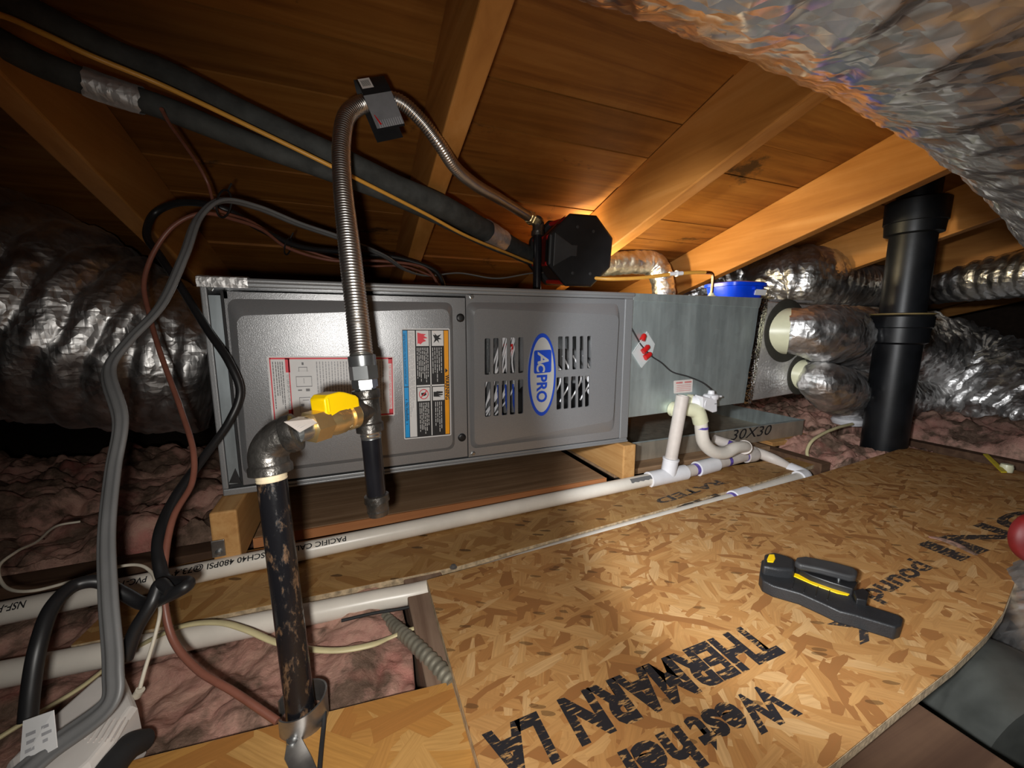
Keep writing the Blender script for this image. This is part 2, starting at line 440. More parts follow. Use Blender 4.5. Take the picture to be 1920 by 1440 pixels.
def thing(name, label, cat, loc, group=None):
    o = bpy.data.objects.new(name, None); COL.objects.link(o); o.location = loc; o.empty_display_size = 0.05
    o['_off'] = list(loc); tag(o, label, cat, group); return o


def tag(o, label=None, cat=None, group=None, kind=None):
    if label: o['label'] = label
    if cat: o['category'] = cat
    if group: o['group'] = group
    if kind: o['kind'] = kind
    return o


def text(s, origin, xd, yd, size, mat, parent, name='lettering', lift=0.0004, fit=None, wrap=None, bold=0.0, shear=0.0):
    """flat letters as a mesh; origin = left end of baseline, xd/yd unit vectors; wrap maps (u,v)->point"""
    cu = bpy.data.curves.new(name, 'FONT'); cu.body = s; cu.size = size; cu.offset = bold; cu.shear = shear; cu.resolution_u = 3
    ob = bpy.data.objects.new(name, cu); me = bpy.data.meshes.new_from_object(ob)
    bpy.data.objects.remove(ob); bpy.data.curves.remove(cu)
    if wrap:
        bm = bmesh.new(); bm.from_mesh(me)
        for _ in range(4):
            bmesh.ops.triangulate(bm, faces=bm.faces)
            es = [e for e in bm.edges if abs(e.verts[0].co.y - e.verts[1].co.y) > size * 0.16]
            if not es: break
            bmesh.ops.subdivide_edges(bm, edges=es, cuts=1)
        bm.to_mesh(me); bm.free()
    xs = [v.co.x for v in me.vertices] or [0]; k = fit / max(1e-6, max(xs)) if fit else 1.0
    xd = Vector(xd); yd = Vector(yd); nn = xd.cross(yd).normalized(); off = Vector(parent['_off']) if parent is not None and '_off' in parent.keys() else Vector()
    for v in me.vertices:
        q = wrap(v.co.x * k, v.co.y) if wrap else Vector(origin) + xd * (v.co.x * k) + yd * v.co.y + nn * lift
        v.co = q - off
    me.materials.clear(); me.materials.append(M[mat])
    o = bpy.data.objects.new(name, me); COL.objects.link(o)
    if parent is not None: o.parent = parent; o['_off'] = list(off)
    return o


def rquad(c, r, k=5):
    """rounded quad from 4 corner points in order"""
    c = [Vector(p) for p in c]; out = []
    for i in range(4):
        p = c[i]; a = (c[i - 1] - p); b = (c[(i + 1) % 4] - p); ra = min(r, a.length * .45, b.length * .45)
        A = p + a.normalized() * ra; B = p + b.normalized() * ra
        for j in range(k + 1):
            t_ = j / k; out.append(A * (1 - t_) ** 2 + p * 2 * t_ * (1 - t_) + B * t_ ** 2)
    return out


def nz(p, f, seed=0.0): return noise.noise(Vector(p) * f + Vector((seed, seed * 1.7, -seed)))


def foil_duct(name, path, r, mat, parent=None, pitch=0.03, rib=0.05, crump=0.05, seed=1.0, step=0.006, n=56, cap=True, skew=0.0, streak=None):
    pts, rad = equal(path, r, step); fr = frames(pts); rings = []; L = 0.0
    for k, (p, (a, b)) in enumerate(zip(pts, fr)):
        if k: L += (p - pts[k - 1]).length
        ring = []
        for i in range(n):
            th = 2 * math.pi * i / n; d = a * math.cos(th) + b * math.sin(th); q = p + d * rad[k]
            wob = nz(q, 9, seed) * 0.9
            ph = L / pitch * 2 * math.pi + wob * 2.2 + skew * th
            rb = (abs(math.sin(ph / 2)) - 0.6) * rib * (0.6 + 0.8 * abs(nz(q, 5, seed + 9)))
            cr = (nz(q, 22, seed) + 0.7 * abs(nz(q, 48, seed + 3)) + 0.45 * nz(q, 90, seed + 5)) * crump
            if streak:
                u = L * streak[0] - th * rad[k] * streak[1]; v_ = L * streak[1] + th * rad[k] * streak[0]
                cr = (0.8 * nz((u * 55, v_ * 8, seed), 1.0) + 0.7 * abs(nz((u * 150, v_ * 18, seed), 1.0)) + 0.45 * abs(nz((u * 60, v_ * 75, seed), 1.0))) * crump
            ring.append(p + d * rad[k] * (1 + rb + cr + 0.03 * nz(q, 3, seed)))
        rings.append(ring)
    mb = MB(); mb.rings(rings, cap)
    return mb.build(name, mat, parent, angle=60)


def cable(name, path, r, mat, label, cat='cable', group=None, n=10, sub=10, shape=None, parent=None, up=None):
    mb = MB(); mb.tube(path, r, n, sub, shape=shape, up=up); o = mb.build(name, mat, parent, angle=60)
    if parent is None: tag(o, label, cat, group)
    return o


# ------------------------------------------------------------------ setting: floor, roof boards, rafters, walls
YS = -0.28                                                            # roof slope dz/dy
def roof_z(y): return 0.71 + YS * y
SL = math.atan(0.28)
o = MB().box2((-2.6, -2.4, -0.26), (5.2, 2.7, -0.24)).build('floor', simple('ceiling_back_board', (0.10, 0.07, 0.05), 0.9), smooth=False); tag(o, kind='structure')
ceil = MB().prism([(-2.6, -2.4, roof_z(-2.4) + 0.022), (5.2, -2.4, roof_z(-2.4) + 0.022), (5.2, 2.7, roof_z(2.7) + 0.022), (-2.6, 2.7, roof_z(2.7) + 0.022)], (0, 0, 0.03)).build('ceiling', simple('roof_felt', (0.02, 0.018, 0.016), 0.95), smooth=False)
tag(ceil, kind='structure')
seams = [-0.54, -0.418, -0.30, -0.182, -0.055, 0.050, 0.165, 0.283, 0.402]
while seams[-1] < 2.45: seams.append(seams[-1] + 0.12)
while seams[0] > -2.3: seams.insert(0, seams[0] - 0.12)
for i, (a, b) in enumerate(zip(seams, seams[1:])):
    cuts = [-2.6, 0.93 if i % 3 == 0 else (-0.18 if i % 3 == 1 else 1.5), 5.2]
    for x0, x1 in zip(cuts, cuts[1:]):
        dz = random.uniform(-0.0045, 0.0045)
        z0 = roof_z(a + 0.0012) + dz; z1 = roof_z(b - 0.0012) + dz
        MB().prism([(x0 + .0008, a + 0.0012, z0), (x1 - .0008, a + 0.0012, z0), (x1 - .0008, b - 0.0012, z1), (x0 + .0008, b - 0.0012, z1)], (0, 0, 0.017)).build('plank', 'roof', ceil, smooth=False)
for i, x in enumerate([-1.86, -1.30, -0.74, -0.185, 0.372, 0.917, 1.482, 2.05, 2.62, 3.19, 3.76, 4.33]):
    mb = MB(); y0, y1 = -2.35, 2.35
    mb.prism([(x, y0, roof_z(y0)), (x, y1, roof_z(y1)), (x, y1, roof_z(y1) - 0.148), (x, y0, roof_z(y0) - 0.148)], (0.0385, 0, 0))
    tag(mb.build('rafter', 'rafter', None, smooth=False, bevel=0.003), kind='structure')
wm = simple('dark_gable_boards', (0.05, 0.03, 0.018), 0.9)
tag(MB().box2((-2.64, -2.4, -0.24), (-2.6, 2.7, 1.4)).build('wall_left', wm, smooth=False), kind='structure')
tag(MB().box2((5.2, -2.4, -0.24), (5.24, 2.7, 1.4)).build('wall_right', wm, smooth=False), kind='structure')
tag(MB().box2((-2.6, -2.44, -0.24), (5.2, -2.4, 1.4)).build('wall_front', wm, smooth=False), kind='structure')
tag(MB().box2((-2.6, 2.7, -0.24), (5.2, 2.74, 0.2)).build('wall_back', wm, smooth=False), kind='structure')
# ceiling joists
def joist(x0, x1, y0, y1, ztop, mat, h=0.135):
    return tag(MB().box2((x0, y0, ztop - h), (x1, y1, ztop)).build('ceiling_joist', mat, None, smooth=False, bevel=0.002), kind='structure')
joist(-0.98, 0.0, -0.005, 0.035, -0.095, 'joist_dark')
joist(0.275, 0.335, -0.80, 0.0, -0.112, 'joist')
joist(0.62, 0.78, -0.80, -0.02, -0.125, 'joist_dark')
joist(1.44, 1.48, -0.12, 1.9, -0.100, 'joist_dark')
joist(2.02, 2.06, -0.6, 1.9, -0.110, 'joist_dark')


# pink fibreglass between the joists
def fluff(x0, x1, y0, y1, zf, label, nx, ny, amp=0.03, seed=0.0, skirt=-0.235):
    vs = []; fs = []; so = Vector((seed * 3.1, seed * 1.7, seed)); st = min((x1 - x0) / nx, (y1 - y0) / ny)
    for j in range(ny + 1):
        for i in range(nx + 1):
            p = Vector((x0 + (x1 - x0) * i / nx, y0 + (y1 - y0) * j / ny, 0))
            q = p + so; wv = Vector((noise.noise(q * 11), noise.noise(q * 11 + Vector((5, 5, 5))), 0)) * 0.035
            h = noise.fractal((q + wv) * 8, 1.2, 2.1, 3) * 0.75 + abs(noise.noise((q + wv * 1.3) * 19)) * 0.85 + abs(noise.noise((q + wv) * 46)) * 0.30 + noise.noise(q * 130) * 0.05
            e = min(i, nx - i, j, ny - j) / 3.0
            z = zf(p.x, p.y) + amp * h
            if e < 1: z = z * e + skirt * (1 - e)
            vs.append(Vector((p.x + wv.x * 0.35 * min(1, e), p.y + wv.y * 0.35 * min(1, e), z)))
    for j in range(ny):
        for i in range(nx):
            a = j * (nx + 1) + i; fs.append((a, a + 1, a + nx + 2, a + nx + 1))
    o = MB().add(vs, fs).build('insulation', 'insul', None, angle=180)
    return tag(o, label, 'insulation', kind='stuff')


fluff(-0.45, 0.272, -0.47, -0.150, lambda x, y: -0.150 + 0.010 * math.sin(x * 9), 'pink fibreglass tufts in the open hole beside the black gas riser', 300, 140, 0.024, 1.3)
fluff(-1.4, -0.01, 0.045, 0.75, lambda x, y: -0.085 + 0.02 * math.sin(x * 5), 'dusty dark pink fibreglass under the big foil duct at the left', 260, 140, 0.05, 4.4)
fluff(-0.9, -0.136, -0.148, -0.012, lambda x, y: -0.135, 'pink fibreglass strip between the two white drain pipes at the left', 180, 40, 0.028, 7.7)
fluff(1.50, 2.02, -0.14, 0.068, lambda x, y: -0.125 + 0.055 * math.exp(-((x - 1.66) / 0.09) ** 2 - ((y - 0.0) / 0.09) ** 2), 'pale pink fibreglass heaped round the foot of the black vent pipe', 150, 70, 0.035, 9.1)
fluff(1.69, 2.02, 0.05, 0.95, lambda x, y: -0.07, 'pink fibreglass behind the drip pan under the foil box ducts', 100, 200, 0.045, 21.1)
fluff(2.06, 4.2, -0.7, 1.0, lambda x, y: -0.085, 'brownish pink fibreglass under the foil ducts at the far right', 200, 160, 0.05, 12.3)
fluff(0.33, 0.62, -0.78, -0.58, lambda x, y: -0.16, 'pink fibreglass below the near edge of the printed sheet', 60, 40, 0.02, 15.0)
fluff(1.02, 1.44, -0.10, 0.03, lambda x, y: -0.150, 'dark pink fibreglass beneath the white drain elbow', 60, 26, 0.02, 18.0)


# ------------------------------------------------------------------ flooring panels
def panel(name, pts, ztop, th, mat, label, cat='panel'):
    root = thing(name, label, cat, (sum(p[0] for p in pts) / len(pts), sum(p[1] for p in pts) / len(pts), ztop - th))
    n = len(pts)
    MB().prism([(x, y, ztop) for x, y in pts], (0, 0, -th)).build('board', mat, root, smooth=False)
    ed = MB()
    for i in range(n):
        a = Vector((*pts[i], 0)); b = Vector((*pts[(i + 1) % n], 0)); d = (b - a).normalized(); nn = Vector((d.y, -d.x, 0)) * 0.0006
        ed.prism([a + nn + Vector((0, 0, ztop - 0.0005)), b + nn + Vector((0, 0, ztop - 0.0005)), b + nn + Vector((0, 0, ztop - th)), a + nn + Vector((0, 0, ztop - th))], -nn * 0.5)
    ed.build('sawn_edge', 'osb_edge', root, smooth=False)
    return root


ZS = -0.097
fx = lambda px, py, z=ZS: tuple(floor_at(px, py, z)[:2])
near = [fx(1700, 1318), fx(1790, 1248), fx(1850, 1190), fx(1880, 1150), fx(1905, 1085)]
sheet_pts = [(0.306, -0.220), (0.298, -0.80), (0.335, -0.80), (0.40, -0.62), fx(1560, 1432)] + near + [(1.45, -0.52), (1.80, -0.44), (1.866, -0.367), (1.859, -0.127), (1.333, -0.170), (0.80, -0.194)]
sheet = panel('osb_sheet', sheet_pts, ZS, 0.0115, 'osb', 'large tan strand board sheet with black print lying across the near floor')
lower = panel('osb_strip', [(-0.13, -0.165), (0.36, -0.187), (1.20, -0.128), (1.44, -0.10), (1.44, -0.03), (1.0, -0.005), (0.0, 0.0), (-0.11, -0.01)], -0.108, 0.0115, 'osb_old', 'dull strand board strip running between the two white drain pipes')
corner = panel('osb_offcut', [(-0.02, -0.80), (0.302, -0.80), (0.302, -0.3955), (0.046, -0.369), (-0.03, -0.361)], -0.1086, 0.0115, 'osb_smooth', 'amber smooth-flaked strand board piece at the bottom edge under the riser')

# printed words on the sheet (upside down for the viewer)
def floor_text(s, px0, px1, h, parent, mat, name='printed_word', z=ZS, bold=0.0015, shear=0.0):
    a = floor_at(*px0, z); b = floor_at(*px1, z); d = (b - a); L = d.length; d.normalize(); up = Vector((0, 0, 1)).cross(d)
    return text(s, a + Vector((0, 0, 0)), d, up, h, mat, parent, name, 0.0003, fit=L, bold=bold, shear=shear)


floor_text('THERMARN', (1404, 1174), (1046, 1318), 0.064, sheet, 'print', bold=0.0032)
floor_text('LA', (1010, 1338), (905, 1384), 0.064, sheet, 'print', bold=0.0032)
floor_text('West', (1438, 1284), (1282, 1354), 0.050, sheet, 'print', bold=0.002)
floor_text('her', (1276, 1362), (1132, 1428), 0.050, sheet, 'print', bold=0.002)
floor_text('pound', (1722, 1052), (1612, 1112), 0.040, sheet, 'print_far', bold=0.0012)
floor_text('X', (1622, 1146), (1552, 1172), 0.050, sheet, 'print_far', bold=0.0012)
floor_text('IUNI', (1950, 945), (1722, 1022), 0.075, sheet, 'print_far', bold=0.002)
floor_text('RATED', (1345, 900), (1225, 938), 0.034, lower, 'print_far', z=-0.108, bold=0.001)
floor_text('HS', (1345, 925), (1265, 952), 0.03, lower, 'print_far', z=-0.108, bold=0.001)

# platform plank, far boards and sleepers
pl = thing('platform_plank', 'old dark brown plank lying flat beneath the grey furnace', 'plank', (0.4, 0.3, -0.108))
MB().box2((0.035, 0.006, -0.107), (0.795, 0.60, -0.0885)).build('board', 'plank', pl, smooth=False, bevel=0.002)
MB().box2((0.035, 0.002, -0.107), (0.795, 0.006, -0.0890)).build('front_edge', 'plank_edge', pl, smooth=False)
o = MB().box2((0.84, 0.03, -0.107), (1.44, 0.95, -0.091)).build('support_board', 'plank', None, smooth=False, bevel=0.002); tag(o, 'brown board carrying the left part of the steel drip pan', 'plank')
o = MB().box2((1.485, 0.055, -0.107), (1.80, 0.17, -0.091)).build('wood_scrap', 'pine', None, smooth=False, bevel=0.003); tag(o, 'short wooden board lying in front of the drip pan corner', 'plank')
for i, (x, y, lab) in enumerate([(-0.004, -0.068, 'pine sleeper with a pale end under the left end of the furnace'), (0.822, -0.026, 'pine sleeper with an orange end under the right end of the furnace')]):
    sl = thing('wooden_sleeper', lab, 'timber', (x, y, -0.0885))
    MB().box2((x, y, -0.0885 if i else -0.0945), (x + 0.037, 0.58, -0.001)).build('timber', 'pine', sl, smooth=False, bevel=0.003)
    if i == 0:
        b = MB(); p = on(1, y - 0.002, 410, 1030); b.box2((p.x - 0.009, y - 0.004, p.z - 0.012), (p.x + 0.009, y - 0.001, p.z + 0.016)); b.build('angle_bracket', 'strap', sl, smooth=False, bevel=0.001)
        MB().rev((p.x, y - 0.004, p.z - 0.004), (p.x, y - 0.02, p.z - 0.004), [(0, 0.005), (0.003, 0.0045), (0.004, 0.002)], 10).build('screw', 'zinc', sl)

# ------------------------------------------------------------------ furnace
FL, FW, FD = 0.848, 0.367, 0.58
fur = thing('gas_furnace', 'grey horizontal gas furnace lying on its side across the attic', 'furnace', (0.424, 0.29, 0.0))
cab = MB()
cab.box2((0, 0.001, 0.0), (FL, FD, 0.003)).box2((0, 0.001, FW - 0.003), (FL, FD, FW)).box2((0, 0.001, 0.003), (0.003, FD, FW - 0.003)).box2((FL - 0.003, 0.001, 0.003), (FL, FD, FW - 0.003)).box2((0.003, FD - 0.003, 0.003), (FL - 0.003, FD, FW - 0.003))
cab.box2((0.003, 0.125, 0.003), (FL - 0.003, 0.128, FW - 0.003))
cab.build('cabinet', 'furnace', fur, smooth=False)
fr_ = MB()
fr_.box2((0, -0.006, FW - 0.014), (FL, 0.001, FW)).box2((0, -0.004, 0.0), (FL, 0.001, 0.012)).box2((FL - 0.024, -0.006, 0.012), (FL, 0.001, FW - 0.014)).box2((0, -0.004, 0.012), (0.009, 0.001, FW - 0.014))
fr_.build('front_frame', 'furnace_edge', fur, smooth=False, bevel=0.002)
MB().rev((0.0, -0.0055, FW - 0.004), (FL, -0.0055, FW - 0.004), [(0, 0.0045), (FL, 0.0045)], 12).build('top_hem', 'furnace_edge', fur)
MB().rev((0.05, -0.004, 0.004), (FL, -0.004, 0.004), [(0, 0.003), (FL - 0.05, 0.003)], 10).build('bottom_hem', 'furnace_edge', fur)
MB().box2((0.010, -0.003, 0.02), (0.026, 0.0, FW - 0.028)).build('galvanised_strip', 'galv_strip', fur, smooth=False)
g = MB(); g.box2((0.0265, -0.002, 0.02), (0.030, 0.0, FW - 0.02)).prism([on(1, -0.004, 441, 878), on(1, -0.004, 453, 906), on(1, -0.004, 429, 906)], (0, 0.003, 0)).box2((0.028, -0.004, FW - 0.033), (0.036, -0.001, FW - 0.022)).build('black_gasket', 'black_matte', fur, smooth=False)
PF = lambda px, py, y=-0.004: on(1, y, px, py)


def door(name, rect, outer, inner, h, slots, rad=0.016):
    y0 = -0.004
    x0, z0, x1, z1 = rect
    lo = rquad([PF(*p) for p in outer], rad); li = rquad([PF(*p, -0.004 - h) for p in inner], rad)
    # front plate with an opening, slope ring, raised plateau with louvre slots
    def fill(outer_loop, holes, y):
        vs = [Vector((p.x, p.z)) for p in outer_loop]; es = [(i, (i + 1) % len(vs)) for i in range(len(vs))]
        for hl in holes:
            o_ = len(vs); vs += [Vector((p.x, p.z)) for p in hl]; es += [(o_ + i, o_ + (i + 1) % len(hl)) for i in range(len(hl))]
        rv, re, rf, _, _, _ = delaunay_2d_cdt(vs, es, [], 1, 1e-6)
        def inside(c, lp):
            r_ = False; j = len(lp) - 1
            for i in range(len(lp)):
                if (lp[i].z > c.y) != (lp[j].z > c.y) and c.x < (lp[j].x - lp[i].x) * (c.y - lp[i].z) / (lp[j].z - lp[i].z) + lp[i].x: r_ = not r_
                j = i
            return r_
        keep = []
        for f in rf:
            c = sum((rv[i] for i in f), Vector((0, 0))) / len(f)
            if not any(inside(c, hl) for hl in holes): keep.append(tuple(f))
        return [Vector((v.x, y, v.y)) for v in rv], keep
    mb = MB()
    rect_l = [Vector((x0, y0, z0)), Vector((x1, y0, z0)), Vector((x1, y0, z1)), Vector((x0, y0, z1))]
    mb.add(*fill(rect_l, [lo], y0))
    n = len(lo)
    mid = [a.lerp(b, 0.5) for a, b in zip(lo, li)]
    for k, m_ in enumerate(mid): mid[k] = Vector((m_.x, y0 - h * 0.62, m_.z))
    mb.rings([lo, mid, li], cap=False)
    mb.add(*fill(li, slots, y0 - h))
    for hl in slots:
        mb.rings([hl, [p + Vector((0, 0.004, 0)) for p in hl]], cap=False)
    # returned edges
    mb.rings([rect_l, [p + Vector((0, 0.004, 0)) for p in rect_l]], cap=False)
    d = mb.build(name, 'furnace', fur, angle=25)
    return d


door('burner_door', (0.031, 0.016, 0.434, 0.345), [(425, 560), (848, 567), (853, 842), (457, 892)], [(443, 592), (842, 579), (849, 838), (466, 884)], 0.011, [])
slots = []
for (xa, xb, yt0, yt1, yb0, yb1) in [(320, 357, 484, 484, 731, 727), (378, 415, 482, 482, 727, 723), (435, 473, 480, 480, 724, 722), (492, 527, 479, 478, 721, 719), (547, 583, 477, 475, 720, 714),
                                     (322, 360, 778, 776, 1015, 1010), (380, 415, 774, 772, 1010, 1006), (436, 473, 770, 768, 1005, 1000), (490, 525, 767, 765, 1000, 996), (545, 580, 763, 760, 995, 990),
                                     (815, 850, 471, 471, 703, 697), (862, 893, 471, 470, 698, 694), (912, 943, 470, 469, 695, 692), (962, 990, 469, 468, 691, 688), (1012, 1040, 468, 467, 688, 683),
                                     (805, 840, 747, 745, 967, 960), (853, 888, 744, 742, 962, 956), (902, 938, 741, 739, 958, 952), (950, 985, 738, 736, 952, 946), (997, 1028, 735, 733, 948, 940)]:
    cv = lambda x, y: PF(820 + x / 3.6, 500 + y / 3.6, -0.014)
    slots.append(rquad([cv(xa, yt0), cv(xb, yt1), cv(xb, yb1), cv(xa, yb0)], 0.003, 3))
door('blower_door', (0.436, 0.014, 0.823, 0.352), [(874, 566.7), (1160, 569.4), (1150.5, 808), (882.5, 841.7)], [(889, 578), (1161, 591), (1149.5, 789), (890, 836)], 0.010, slots)
# things seen through the louvres
ins = MB()
ins.rev((0.60, 0.075, 0.10), (0.80, 0.075, 0.10), [(0, 0.045), (0.2, 0.045)], 20); ins.build('inner_motor', 'black', fur)
MB().box2((0.665, 0.05, 0.235), (0.74, 0.09, 0.275)).build('inner_bracket', 'zinc', fur, smooth=False)
MB().box2((0.50, 0.06, 0.18), (0.525, 0.08, 0.28)).build('inner_bracket', 'zinc', fur, smooth=False)
MB().box2((0.537, 0.03, 0.225), (0.552, 0.05, 0.25)).build('inner_switch', 'red', fur, smooth=False)
wr = MB()
for k in range(9):
    x = 0.53 + 0.005 * k; wr.tube([(x, 0.03 + 0.003 * (k % 4), 0.28), (x - 0.02, 0.03, 0.22), (x + 0.015 * ((k % 3) - 1) - 0.03, 0.035, 0.15), (x - 0.06, 0.05, 0.08)], 0.0019, 6, 6)
for k in range(5):
    x = 0.65 + 0.028 * k; wr.tube([(x, 0.03, 0.22), (x + 0.012, 0.02, 0.19), (x + 0.02, 0.025, 0.16), (x - 0.005, 0.03, 0.11)], 0.002, 6, 6)
for (x, z) in ((0.745, 0.16), (0.752, 0.125), (0.66, 0.185)):
    wr.rev((x, 0.012, z), (x, 0.03, z + 0.01), [(0, 0.003), (0.003, 0.007), (0.016, 0.007)], 12)
wr.build('inner_white_wiring', 'white', fur)
wr = MB()
for k in range(6):
    x = 0.515 + 0.009 * k; wr.tube([(x, 0.028, 0.16), (x - 0.01 * (k % 2), 0.022, 0.12), (x + 0.01, 0.03, 0.07)], 0.0022, 6, 6)
wr.build('inner_blue_wiring', 'logo_blue', fur)
# plugs, screws, foil tape corner
for p in [(863, 596), (866, 820)]:
    c = PF(*p); MB().rev(c, c + Vector((0, -1, 0)), [(0, 0.0085), (0.002, 0.0085), (0.0035, 0.007), (0.004, 0.004)], 18).build('black_plug', 'black', fur)
for p in [(884, 556), (887, 850), (395, 541)]:
    c = PF(*p); MB().rev(c, c + Vector((0, -1, 0)), [(0, 0.005), (0.0015, 0.005), (0.002, 0.0035), (0.005, 0.0033)], 6).build('hex_screw', 'zinc', fur, angle=20)
ft = MB(); rr_ = []
for i in range(25):
    x = -0.002 + 0.069 * i / 24
    prof = [(-0.009, FW - 0.016), (-0.0112, FW - 0.008), (-0.0105, FW + 0.000), (-0.004, FW + 0.0025), (0.02, FW + 0.002)]
    rr_.append([Vector((x, y + 0.0007 * nz((x, y, z), 200, k), z + 0.0007 * nz((x, z, y), 200, k + 3))) for k, (y, z) in enumerate(prof)])
ft.rings(rr_, cap=False, close=False)
ft.build('foil_tape_corner', 'foil_box', fur)

# logo badge
bc = PF(1015.8, 703.3, -0.0145); bx, bz = 0.0335, 0.091
ell = lambda a, b, y: [Vector((bc.x + a * math.cos(2 * math.pi * i / 48), y, bc.z + b * math.sin(2 * math.pi * i / 48))) for i in range(48)]
badge = MB().prism(ell(bx, bz, -0.0142), (0, -0.0022, 0)).build('badge', 'logo_blue', fur, smooth=False)
MB().prism(ell(bx - 0.0045, bz - 0.0085, -0.0164), (0, -0.0006, 0)).build('badge_face', 'logo_silver', badge, smooth=False)
yb = -0.0172
MB().prism(rquad([(bc.x - 0.0205, yb, bc.z + 0.0545), (bc.x + 0.0215, yb, bc.z + 0.0555), (bc.x + 0.0215, yb, bc.z + 0.006), (bc.x - 0.0205, yb, bc.z + 0.004)], 0.005), (0, -0.0005, 0)).build('badge_square', 'logo_blue', badge, smooth=False)
DN, RT = Vector((0, 0, -1)), Vector((1, 0, 0))
text('A', (bc.x - 0.011, yb - 0.0006, bc.z + 0.050), DN, RT, 0.036, 'logo_silver', badge, 'badge_letter', bold=0.001, shear=0.25)
text('C', (bc.x - 0.0135, yb - 0.0006, bc.z + 0.027), DN, RT, 0.027, 'logo_silver', badge, 'badge_letter', bold=0.001, shear=0.1)
text('PRO', (bc.x - 0.0125, yb, bc.z + 0.002), DN, RT, 0.034, 'logo_blue', badge, 'badge_letter', bold=0.0011, fit=0.062)


# labels on the burner door: a plate with printed sub-parts, in label coordinates (u down the text direction)
class Label:
    def __init__(s, name, corners, parent, y, mat='paper', rad=0.003):
        s.c = [on(1, y, *p) for p in corners]; s.y = y
        s.o = MB().prism(rquad(s.c, rad), (0, 0.0006, 0)).build(name, mat, parent, smooth=False)

    def p(s, u, v, lift=0.0003):          # u: left->right 0..1, v: top->bottom 0..1
        a = s.c[0].lerp(s.c[1], u); b = s.c[3].lerp(s.c[2], u); q = a.lerp(b, v); return Vector((q.x, s.y - lift, q.z))

    def rects(s, rs, mat, name, lift=0.0003):
        mb = MB()
        for (u0, v0, u1, v1) in rs: mb.add([s.p(u0, v0, lift), s.p(u1, v0, lift), s.p(u1, v1, lift), s.p(u0, v1, lift)], [(0, 1, 2, 3)])
        return mb.build(name, mat, s.o, smooth=False)

    def poly(s, pts, mat, name, lift=0.0006):
        return MB().add([s.p(u, v, lift) for u, v in pts], [tuple(range(len(pts)))]).build(name, mat, s.o, smooth=False)

    def txt(s, st, u, v0, v1, size, mat, lift=0.0006, bold=0.0):     # runs top->bottom, tops to the right
        a = s.p(u, v0, lift); b = s.p(u, v1, lift); d = (b - a); L = d.length; d.normalize()
        return text(st, a, d, RT, size, mat, s.o, 'lettering', 0.0, fit=L, bold=bold)

    def lines(s, us, v0, v1, mat, name, wdt=0.006, seed=1, rag=0.25):
        r = random.Random(seed); rs = []
        for u in us:
            v = v0; end = v1 - (v1 - v0) * rag * r.random()
            while v < end - 0.01:
                L = r.uniform(0.015, 0.06); rs.append((u, v, u + wdt, min(v + L, end))); v += L + 0.008
        return s.rects(rs, mat, name, 0.0005)


la = Label('instruction_label', [(500, 668), (738, 668), (740, 779), (511, 795)], fur, -0.0156)
la.rects([(0.02, 0.02, 0.985, 0.045), (0.02, 0.955, 0.985, 0.98), (0.015, 0.02, 0.024, 0.98), (0.980, 0.02, 0.989, 0.98), (0.150, 0.03, 0.158, 0.97), (0.128, 0.03, 0.162, 0.24), (0.128, 0.80, 0.162, 0.965), (0.952, 0.03, 0.982, 0.12), (0.952, 0.88, 0.982, 0.965)], 'ink_red', 'red_border')
la.lines([0.035, 0.055, 0.072, 0.088, 0.104], 0.08, 0.85, 'ink_grey', 'small_print', 0.007, 3, 0.4)
la.lines([0.36 + 0.0235 * k for k in range(24)], 0.08, 0.93, 'ink_soft', 'small_print', 0.0085, 5, 0.35)
la.txt('TO TURN OFF GAS TO APPLIANCE', 0.131, 0.27, 0.78, 0.0065, 'ink_grey')
la.txt('FOR YOUR SAFETY READ BEFORE OPERATING', 0.956, 0.14, 0.86, 0.0062, 'ink_red')
dg = []
for (u0, v0, u1, v1) in [(0.215, 0.22, 0.30, 0.222), (0.20, 0.30, 0.32, 0.31), (0.20, 0.30, 0.203, 0.46), (0.317, 0.30, 0.32, 0.46), (0.20, 0.45, 0.32, 0.46), (0.225, 0.16, 0.29, 0.168), (0.225, 0.16, 0.228, 0.23), (0.287, 0.16, 0.29, 0.23), (0.21, 0.50, 0.24, 0.52), (0.27, 0.49, 0.30, 0.53), (0.258, 0.33, 0.261, 0.41), (0.25, 0.09, 0.265, 0.13), (0.215, 0.62, 0.30, 0.63), (0.215, 0.62, 0.218, 0.86), (0.24, 0.66, 0.29, 0.67), (0.225, 0.72, 0.25, 0.76)]: dg.append((u0, v0, u1, v1))
la.rects(dg, 'ink_grey', 'valve_diagram', 0.0005)

lb = Label('warning_label', [(752, 616), (843, 616), (846, 816), (758, 824)], fur, -0.0156)
lb.rects([(0.02, 0.01, 0.98, 0.99)], 'ink', 'black_ground', 0.0002)
lb.rects([(0.875, 0.018, 0.965, 0.983)], 'ink_orange', 'orange_band')
lb.rects([(0.03, 0.018, 0.115, 0.515), (0.03, 0.522, 0.115, 0.983)], 'ink_blue', 'blue_band')
lb.rects([(0.125, 0.018, 0.27, 0.983)], 'paper', 'white_panel')
lb.rects([(0.572, 0.018, 0.592, 0.983), (0.28, 0.508, 0.865, 0.522)], 'paper', 'white_rule')
for q_ in [(0.295, 0.018, 0.555, 0.155), (0.615, 0.018, 0.862, 0.155), (0.295, 0.53, 0.555, 0.655), (0.615, 0.53, 0.862, 0.655)]: lb.rects([q_], 'paper', 'pictogram_square', 0.0005)
lb.txt('WARNING', 0.888, 0.425, 0.655, 0.011, 'ink', 0.0007, bold=0.0003)
lb.poly([(0.89, 0.405), (0.945, 0.383), (0.89, 0.361)], 'ink', 'warning_triangle', 0.0007)
lb.txt('Lighting Instructions may be located behind this panel', 0.045, 0.04, 0.49, 0.0062, 'ink', 0.0007)
